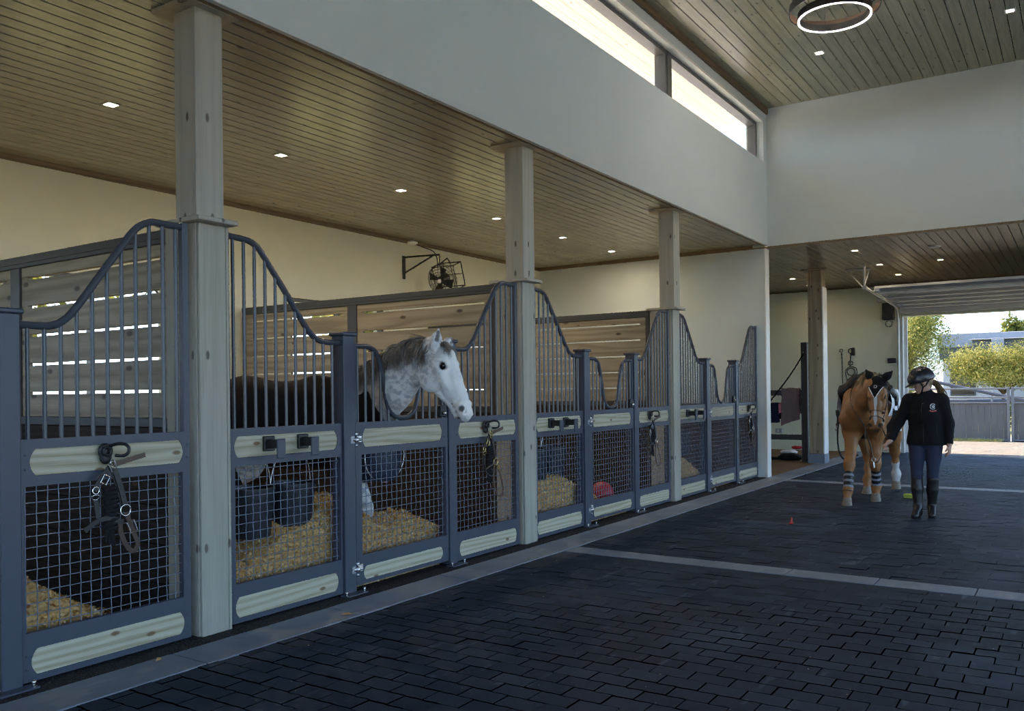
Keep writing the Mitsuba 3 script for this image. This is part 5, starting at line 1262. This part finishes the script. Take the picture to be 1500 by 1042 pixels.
add('logo_lettering', cat([tube(np.array([chest(lc[0] - .028 + .013 * i, lc[1] - .040, .009), chest(lc[0] - .026 + .013 * i, lc[1] - .054, .009)]), .0022, 5) for i in range(5)]), 'emboss_white', pe)
add('pocket_zip', strap(np.array([chest(.125 + .015 * t, 1.06 - .14 * t, .004) for t in np.linspace(0, 1, 8)]), .006, .003, Q.f), 'black_plastic', pe)
# breeches and boots
br = body([(Q(0, 0, .92), Q(0, 0, .96), .160, .155, {'flat': (Q.f, .76)})] + [x for h_, k_, a_ in ((hR, kR, aR), (hL, kL, aL)) for x in ((h_, k_ * .5 + h_ * .5, .100, .080), (k_ * .5 + h_ * .5, k_, .080, .060), (k_, k_ * .6 + a_ * .4, .060, .056))], .010, .02, (), 2)
add('breeches', br, 'breeches', pe, True, label='navy blue riding breeches')
for k_, a_, t_ in ((kR, aR, tR), (kL, aL, tL)):
    tip = t_ + V(0, 0, .005); heel = a_ * 1.0 - Q.f * .035 + V(0, 0, -.045)
    bo = body([(k_ - V(0, 0, .035), k_ * .6 + a_ * .4, .062, .063), (k_ * .6 + a_ * .4, a_ + V(0, 0, .04), .063, .044), (a_ + V(0, 0, .04), a_ - V(0, 0, .03), .047, .046), (a_ - V(0, 0, .035) - Q.f * .03, t_, .044, .037), (a_ + V(0, 0, .03), t_ + V(0, 0, .01), .044, .033)], .008, .02, [(a_ * [1, 1, 0] + Q.f * .3 - V(0, 0, .1), a_ * [1, 1, 0] - Q.f * .3 - V(0, 0, .1), .1, .1)], 2)
    b = add('boot', bo, 'leather_black', pe, True, label='tall black riding boot')
    pth = np.array([a_ * [1, 1, 0] - Q.f * .07, t_ * [1, 1, 0] + Q.f * .035]) + V(0, 0, .008)
    add('sole', sweep(np.linspace(pth[0], pth[1], 5), [(-.038, -.007), (.038, -.007), (.038, .006), (-.038, .006)], False, (0, 0, 1), scale=[.8, .85, .95, 1.05, .75]), 'black_plastic', b)
    add('top_strap', torus(k_ - V(0, 0, .045), .064, .005, (0, 0, 1), 24, 6), 'black_plastic', b, True)
# helmet, chin strap, hair
hm = body([(HP(-.035, 0, .040), HP(.018, 0, .038), .124, .118, {'flat': (lt, .88)}), (HP(-.03, 0, .08), HP(0, 0, .085), .095, .09)], .008, .03, [(HP(-.3, -.0, -.30), HP(.3, 0, -.25), .300, .285, {'k': .004})], 3)
add('helmet', hm, 'helmet_shell', pe, True, label='black riding helmet')
a = np.linspace(-1.15, 1.15, 25)
outer = np.array([HP(.01 + .175 * math.cos(t), .112 * math.sin(t), .008 - .010 * math.cos(t)) for t in a]); inner = np.array([HP(.01 + .098 * math.cos(t), .098 * math.sin(t), .022) for t in a])
vv = np.vstack([outer, inner, outer + up * .006, inner + up * .008]); n = 25; f = []
for i in range(n - 1):
    f += [(i, n + i, n + i + 1), (i, n + i + 1, i + 1), (2 * n + i, 3 * n + i + 1, 3 * n + i), (2 * n + i, 2 * n + i + 1, 3 * n + i + 1), (i, i + 1, 2 * n + i + 1), (i, 2 * n + i + 1, 2 * n + i)]
add('helmet_brim', trimesh.Trimesh(vv, f, process=False), 'helmet_shell', pe, 40)
for e in (-1, 1):
    add('chin_strap', strap(np.array([HP(.035, .088 * e, .02), HP(.022, .086 * e, -.05), HP(.045, .05 * e, -.105), HP(.055, 0, -.12)]), .014, .004, lt), 'cloth_black', pe)
    add('chin_strap', strap(np.array([HP(-.075, .078 * e, .01), HP(-.02, .088 * e, -.035), HP(.022, .086 * e, -.055)]), .012, .004, lt), 'cloth_black', pe)
r = np.random.default_rng(2)
rt = [HP(-.115 + r.normal(0, .008), r.normal(0, .022), -.035 + r.normal(0, .016)) for _ in range(220)]
tp = [Q(-.10 + r.normal(0, .018), .175 + r.normal(0, .022), 1.27 + .09 * r.random()) for _ in range(220)]
add('ponytail', hair_strips(rt, tp, .0055, 0, 9, n=10, out=V(.05, -.05, .03)), 'blonde', pe, True, label='fair ponytail')
hb = body([(HP(-.060, 0, -.01), HP(-.045, 0, -.055), .072, .050, {'flat': (lt, .95)})], .008)
add('hair', hb, 'blonde', pe, True)
# ------------------------------------------------------------------ grooming bay beyond the end wall
gr = thing('grooming_stall_rail', 'dark steel post with three rails dividing the grooming bay', 'rail')
px, py = 17.72, 4.69
add('post', cbx(px - .06, px + .06, py - .06, py + .06, .004, 2.42, .006), 'rail_steel', gr)
for z in (1.40, 1.10, .49): add('rail', cbx(px - .025, px + .025, py + .06, 7.6, z - .055, z + .055, .005), 'rail_steel', gr)
add('post', cbx(px - .06, px + .06, 7.6, 7.72, .004, 2.42, .006), 'rail_steel', gr)
add('tie_ring', torus((px - .075, py, 2.22), .03, .006, (0, 1, 0)), 'zinc', gr, True)
ct = thing('cross_tie', 'black cross tie sloping down from the top of the grooming bay post', 'tie')
add('strap', tube(spline([(px - .075, py, 2.19), (px - .12, 4.98, 1.72), (px - .2, 5.3, 1.28), (px - .22, 5.42, 1.12)], 24), .014, 8), 'rope_black', ct, True)
add('snap', cat(cyl((px - .22, 5.42, 1.12), (px - .23, 5.46, 1.04), .014), torus((px - .235, 5.475, 1.0), .028, .008, (1, 0, 0))), 'brass', ct, True)
def drape(x, y0, y1, ztop, zbot, mat, seed, label, cat_, hem=.0, t=.05):
    """A cloth folded over a rail: both sides hang, with folds."""
    n, k = 28, 16
    y = np.linspace(y0, y1, n); V_, F_ = [], []
    path = [(-1, zbot)] + [(-1, zbot + (ztop - zbot) * i / 7) for i in range(1, 8)] + [(-.6, ztop + .03), (0, ztop + .042), (.6, ztop + .03)] + [(1, ztop - (ztop - zbot) * .8 * i / 7) for i in range(8)]
    for j, yy in enumerate(y):
        for i, (s, z) in enumerate(path):
            w = meshkit.noise(np.array([yy * 14 + seed, z * 2.0, s]), seed) - .5
            V_.append((x + s * t + .05 * w * (1 if i not in (8, 9, 10) else .3), yy + .05 * (meshkit.noise(np.array([z * 6, s, yy * 3]), seed + 1) - .5), z - hem * (yy - y0) * (i < 4) + .02 * w))
    m = len(path)
    for j in range(n - 1):
        for i in range(m - 1): F_ += [(j * m + i, j * m + i + 1, (j + 1) * m + i + 1), (j * m + i, (j + 1) * m + i + 1, (j + 1) * m + i)]
    key = add('hanging_cloth', trimesh.Trimesh(V_, F_, process=False), mat, None, True); labels[key] = {'label': label, 'category': cat_}
    return key
drape(px, 4.78, 5.16, 1.455, .86, 'towel_mauve', 3, 'mauve grey towel hanging over the rail of the grooming bay', 'towel', .35)
drape(px, 5.20, 5.95, 1.155, .78, 'cloth_navy', 5, 'dark navy cloth hanging over the middle rail of the grooming bay', 'cloth')
drape(px + .0, 5.14, 5.22, 1.155, .99, 'cloth_pink', 8, 'small pink cloth on the middle rail beside the mauve towel', 'cloth')
def heap(c, R, mat, label, cat_, s=(1, 1, .5), seed=0):
    m = ball((0, 0, 0), 1, 4, s); v_ = np.array(m.vertices)
    v_ *= R * (1 + .5 * (meshkit.fbm(v_ * 2.2 + seed, 3, seed)[:, None] - .5)); v_ += c; v_[:, 2] = np.maximum(v_[:, 2], .012); m.vertices = v_
    key = add('clothes_heap', m, mat, None, True); labels[key] = {'label': label, 'category': cat_}
heap((17.85, 5.05, .06), .22, 'cloth_black', 'black bundle lying on the brown floor at the foot of the rail post', 'bundle', (.7, 1.1, .42), 2)
heap((18.05, 5.12, .16), .16, 'cloth_white', 'white cloth lying on top of the black bundle in the grooming bay', 'cloth', (.7, 1.1, .32), 5)
heap((18.15, 4.98, .25), .09, 'cloth_red', 'small red cloth on top of the white cloth in the grooming bay', 'cloth', (.9, 1.3, .4), 7)
heap((17.90, 5.42, .03), .13, 'cloth_black', 'flat black bundle end on the brown floor left of the heap', 'bundle', (.6, 1.3, .25), 9)
so = thing('socket', 'double power socket low on the wall behind the grooming bay rails', 'socket')
add('plate', cbx(XE - .012, XE - .001, 6.08, 6.26, .40, .52, .004), 'emboss_grey', so)
for y in (6.125, 6.215): add('cover', cbx(XE - .03, XE - .012, y - .03, y + .03, .415, .505, .006), 'galvanized', so)
# bridle and whip on the wall
wb = thing('hanging_bridle', 'bridle hanging on a wall hook above the chestnut horse', 'bridle')
yb_ = 4.47
add('hook', cat(torus((XE - .06, yb_, 2.34), .055, .012, (1, 0, 0)), cbx(XE - .03, XE - .001, yb_ - .08, yb_ + .0, 2.24, 2.42, .006)), 'steel_black', wb, True)
add('straps', cat(tube(spline([(XE - .06, yb_, 2.29), (XE - .07, yb_ + .01, 2.15), (XE - .07, yb_ + .02, 1.98)], 10), .013, 6), torus((XE - .07, yb_ + .01, 2.06), .05, .01, (1, 0, 0)),
                  tube(spline([(XE - .07, yb_ + .02, 1.98), (XE - .07, yb_ + .11, 1.90), (XE - .07, yb_ + .10, 1.70), (XE - .07, yb_ + .06, 1.5)], 14), .011, 6), tube(spline([(XE - .07, yb_ + .02, 1.98), (XE - .07, yb_ - .12, 1.93), (XE - .07, yb_ - .10, 1.70), (XE - .07, yb_ - .03, 1.55)], 14), .011, 6),
                  torus((XE - .07, yb_ + .0, 1.86), .085, .011, (1, 0, 0)), torus((XE - .07, yb_ - .01, 1.62), .10, .01, (1, 0, 0)))[0] if False else cat(tube(spline([(XE - .06, yb_, 2.29), (XE - .07, yb_ + .01, 2.15), (XE - .07, yb_ + .02, 1.98)], 10), .013, 6), torus((XE - .07, yb_ + .01, 2.06), .05, .01, (1, 0, 0)),
                  tube(spline([(XE - .07, yb_ + .02, 1.98), (XE - .07, yb_ + .11, 1.90), (XE - .07, yb_ + .10, 1.70), (XE - .07, yb_ + .06, 1.5)], 14), .011, 6), tube(spline([(XE - .07, yb_ + .02, 1.98), (XE - .07, yb_ - .12, 1.93), (XE - .07, yb_ - .10, 1.70), (XE - .07, yb_ - .03, 1.55)], 14), .011, 6),
                  torus((XE - .07, yb_ + .0, 1.86), .085, .011, (1, 0, 0)), torus((XE - .07, yb_ - .01, 1.62), .10, .01, (1, 0, 0))), 'leather_black', wb, True)
wh = thing('riding_whip', 'thin riding whip hanging on the wall left of the bridle', 'whip')
add('shaft', tube([(XE - .04, 4.68, 2.30), (XE - .04, 4.67, 1.9), (XE - .03, 4.66, 1.35)], .010, 8, scale=[1.3, 1, .6]), 'leather_black', wh, True)
add('wrist_loop', torus((XE - .04, 4.69, 2.36), .035, .007, (1, 0, 0)), 'leather_black', wh, True)
# pale raised maker's plate on the overhead door: a worn, unreadable strip
# ------------------------------------------------------------------ outside
bsdf('pavement', bumped(principled(mikit.proc(lambda p, n, uv: mix((0.30, 0.28, 0.25), (0.40, 0.375, 0.335), fbm(p[0] * .8, p[1] * .8, 0, 4))), 0.7, specular=0.25), lambda p, n, uv: fbm(p[0] * 30, p[1] * 30, 0, 2), 0.002))
bsdf('soil', principled(mikit.proc(lambda p, n, uv: mix((0.17, 0.18, 0.08), (0.25, 0.24, 0.13), fbm(p[0] * .5, p[1] * .5, 0, 4))), 0.95, specular=0.1))
bsdf('fence_board', principled(mikit.proc(lambda p, n, uv: mix((0.085, 0.087, 0.095), (0.14, 0.142, 0.15), fbm(p[1] * 7, p[2] * 1.2, p[0], 3))), 0.7))
bsdf('fence_steel', principled((0.19, 0.20, 0.22), 0.45, metallic=0.4))
bsdf('render_white', principled((0.42, 0.43, 0.45), 0.8)); bsdf('render_grey', principled((0.26, 0.28, 0.31), 0.8)); bsdf('slate_band', principled((0.06, 0.068, 0.085), 0.6))
bsdf('bark', principled(mikit.proc(lambda p, n, uv: mix((0.05, 0.035, 0.025), (0.13, 0.10, 0.075), fbm(p[0] * 30, p[1] * 30, p[2] * 6))), 0.9), True)
for i, c in enumerate([(0.13, 0.155, 0.04), (0.28, 0.29, 0.085), (0.50, 0.47, 0.18)]):
    scene[f'mat_leaf{i}'] = {'type': 'principledthin', 'base_color': rgb(*c), 'roughness': 0.5, 'diff_trans': 1.0, 'spec_trans': 0.0}
struct('ground', bx(-60, 140, -100, 100, -.40, -.14), 'soil', 'open ground around the barn')
struct('pavement', cat(bx(26.15, 29.5, -9, 9.5, -.2, -.03), bx(XE + .3, 26.15, -9, -1.7, -.2, -.03), bx(XE + .3, 26.15, 4.3, 9.5, -.2, -.03), bx(-26, XA - 1.0, -14, 9, -.2, -.03), bx(-8, 30, -22, -5.2, -.2, -.03), bx(XA, XE, YBACK + .22, 10.5, -.2, -.03)), 'pavement', 'pale pavement around the barn')
g_ = np.random.default_rng(21)
def blades(x0, x1, y0, y1, n, h):
    px, py = g_.uniform(x0, x1, n), g_.uniform(y0, y1, n); a = g_.uniform(0, 6.28, n); hh = h * g_.uniform(.5, 1.2, n)
    b = np.stack([px, py, np.full(n, -.03)], 1); w = np.stack([np.cos(a), np.sin(a), 0 * a], 1) * .012; t = b + np.stack([.4 * hh * np.sin(a), -.4 * hh * np.cos(a), hh], 1)
    k = np.arange(n)[:, None] * 3
    return trimesh.Trimesh(np.stack([b - w, b + w, t], 1).reshape(-1, 3), k + [0, 1, 2], process=False)
scene['grass_strip'] = ply(blades(26.0, 26.45, 1.8, 7.5, 3500, .11), 'leaf2'); labels['grass_strip'] = {'label': 'short sunlit grass along the foot of the grey fence', 'category': 'grass', 'kind': 'stuff'}
# fence with gate
def fence(x, ya, yb, label, gate):
    f = thing('yard_gate' if gate else 'yard_fence', label, 'gate' if gate else 'fence')
    n = max(1, round((yb - ya) / .148)); w = (yb - ya) / n
    for i in range(n): add('board', cbx(x - .012, x + .012, ya + i * w + .0015, ya + (i + 1) * w - .0015, .03, 1.02, .003), 'fence_board', f)
    for z in (0.02, 1.035, 1.18, 1.42): add('rail', cyl((x - .03, ya, z), (x - .03, yb, z), .026, 10), 'fence_steel', f)
    for y in (ya + .03, yb - .03) if gate else (ya + .03, (ya + yb) / 2, yb - .03): add('post', cbx(x - .062, x + .0, y - .034, y + .034, -.03, 1.46, .006), 'fence_steel', f)
    return f
fence(26.45, 1.62, 7.6, 'grey vertical board fence panel with steel rails behind the person', False)
fence(26.45, -3.4, 1.58, 'grey board gate with steel posts at the right edge of the doorway', True)
hw = thing('sloping_handrail', 'blue-grey sloping steel handrail behind the yard fence', 'handrail')
for o in (0, .55): add('rail', cyl((31 + o, 5.0, 1.88), (31 + o, .4, .75), .05, 10), 'slate_band', hw)
for y in (4.2, 2.4, 1.0): add('post', cyl((31.2, y, -.1), (31.2, y, .75 + 1.13 * (y - .4) / 4.6), .03, 8), 'fence_steel', hw)
add('rail', cyl((31.5, 6.5, 1.0), (31.5, -1, 1.0), .06, 8), 'slate_band', hw)
# building
bd = thing('modern_house', 'pale modern house with dark band and flat roof behind the trees', 'building')
add('wall', cat(bx(60, 72, -14, 7.3, -.1, 3.9)), 'render_white', bd)
add('parapet', cbx(59.4, 72.5, -15, 7.55, 3.9, 4.76, .03), 'render_grey', bd)
add('fascia', cbx(59.5, 72.4, -15, 7.45, 3.2, 3.9, .02), 'slate_band', bd)
add('porch_roof', cbx(56.6, 59.4, -15, 5.35, 3.55, 4.18, .03), 'slate_band', bd)
add('porch_roof', cbx(56.4, 59.4, -15, 5.45, 4.18, 4.25, .03), 'render_grey', bd)
for y in (4.05, -1.2, -6.5): add('pillar', cbx(56.3, 57.0, y - .35, y + .28, -.1, 4.18, .02), 'render_grey', bd)
for y in (2.0, -3.4, 6.2):
    w_ = add('window', cbx(59.9, 60.02, y - .7, y + .7, .9, 2.7, .02), 'slate_band', bd)
    add('pane', bx(59.86, 59.9, y - .6, y + .6, 1.0, 2.6), 'eye', w_)
# trees
def tree(name, label, base, h, crown, n, leaf, seed, group=None, lobes=14, mat_w=(.3, .4, .3), flat=.8):
    r = np.random.default_rng(seed); base = V(*base)
    t = thing(name, label, 'tree', group)
    top = base + V(0, 0, h * .62); C0 = base + V(0, 0, h - crown[2] * .9)
    cs = []
    for i in range(lobes):
        u = r.normal(0, 1, 3); u /= np.linalg.norm(u); u *= r.random() ** .4
        cs.append((C0 + u * np.array(crown) * .72, .42 * r.uniform(.75, 1.15)))
    add('trunk', tube(spline([base - V(0, 0, .2), base + V(.05 * h * r.normal() * .3, .02, h * .3), top], 14), .035 * h * .55, 9, scale=np.linspace(1.2, .5, 14)), 'bark', t, True)
    for c_, s in cs: add('branch', tube(spline([base + V(0, 0, h * .36), (base + V(0, 0, h * .5)) * .45 + c_ * .55 - V(0, 0, .1), c_], 8), .009 * h * .6, 6, scale=np.linspace(1.1, .35, 8)), 'bark', t, True)
    per = n // lobes
    P = []
    for c_, s in cs:
        u = r.normal(0, 1, (per, 3)); u /= np.linalg.norm(u, axis=1, keepdims=True)
        rad = r.random(per)[:, None] ** .38
        q = u * rad * np.array(crown) * s * 1.05 * (1 + .6 * (meshkit.noise(u * 3.1 + seed, seed)[:, None] - .5))
        P.append(c_ + q)
    P = np.vstack(P); tone = np.clip((meshkit.fbm(P * 1.1, 3, seed) + r.normal(0, .12, len(P))), 0, 1)
    cuts_ = np.quantile(tone, np.cumsum(mat_w)[:-1]); which = np.digitize(tone, cuts_)
    for k in range(3):
        p = P[which == k]; m_ = len(p)
        d = r.normal(0, 1, (m_, 3)) + [0, 0, -.5]; d /= np.linalg.norm(d, axis=1, keepdims=True); s2 = np.cross(d, r.normal(0, 1, (m_, 3))); s2 /= np.linalg.norm(s2, axis=1, keepdims=True)
        L_ = leaf * r.uniform(.6, 1.3, m_)[:, None]
        q = np.stack([p, p + d * L_ * .45 + s2 * L_ * .24, p + d * L_, p + d * L_ * .45 - s2 * L_ * .24], 1).reshape(-1, 3); kk = np.arange(m_)[:, None] * 4
        scene[f'{t}__foliage__{k + 1:03d}'] = ply(trimesh.Trimesh(q, np.vstack([kk + [0, 1, 2], kk + [0, 2, 3]]), process=False), f'leaf{k}')
    labels[f'{t}__foliage'] = {'label': 'leaves', 'kind': 'stuff'}
tree('leafy_tree', 'tall yellow-green leafy tree beside the left jamb of the doorway', (35, 5.75, -.1), 4.8, (1.9, 1.75, 2.2), 30000, .085, 1, lobes=26)
tree('leafy_tree', 'slender pale tree top rising behind the tall leafy tree', (43, 6.6, -.1), 6.0, (1.5, 1.3, 1.7), 8000, .14, 2, lobes=20)
tree('leafy_tree', 'broad yellow-green spreading tree in front of the modern house', (39, 2.6, -.1), 3.45, (1.8, 2.4, 1.15), 30000, .085, 3, lobes=30)
tree('leafy_tree', 'spreading tree cut by the right edge of the picture', (38, -.9, -.1), 3.3, (1.6, 1.9, 1.05), 12000, .11, 4, lobes=20)
tree('small_tree', 'small dark green tree top showing above the modern house', (85, 4.3, -.1), 8.3, (1.5, 1.5, 2.0), 2500, .4, 5, mat_w=(.7, .2, .1))
for i, (x, y, h) in enumerate([(6.0, 13.5, 5.5), (10.2, 14.5, 6.5), (14.8, 13.8, 5.5), (2.0, 14.5, 6.0)]):
    tree('yard_tree', ['leafy tree outside the second stall window', 'leafy tree outside the third stall window', 'leafy tree outside the farthest stall window', 'leafy tree outside the nearest stall window'][i], (x, y, -.1), h, (1.7, 1.7, 1.9), 3500, .24, 30 + i)
hg = thing('clipped_hedge', 'low clipped hedge behind the yard fence', 'hedge')
r_ = np.random.default_rng(8); P = np.stack([r_.uniform(33.2, 34.4, 9000), r_.uniform(-3, 9, 9000), .9 * r_.random(9000) ** .5], 1)
d = r_.normal(0, 1, P.shape); d /= np.linalg.norm(d, axis=1, keepdims=True); s2 = np.cross(d, r_.normal(0, 1, P.shape)); s2 /= np.linalg.norm(s2, axis=1, keepdims=True)
q = np.stack([P, P + d * .07 + s2 * .04, P + d * .15, P + d * .07 - s2 * .04], 1).reshape(-1, 3); kk = np.arange(len(P))[:, None] * 4
scene[f'{hg}__foliage'] = ply(trimesh.Trimesh(q, np.vstack([kk + [0, 1, 2], kk + [0, 2, 3]]), process=False), 'leaf0'); labels[f'{hg}__foliage'] = {'kind': 'stuff'}
for y in np.arange(-2.5, 9, 1.5): add('stem', cyl((33.8, y, -.2), (33.8, y, .6), .03, 6), 'bark', hg)
used = placed = None
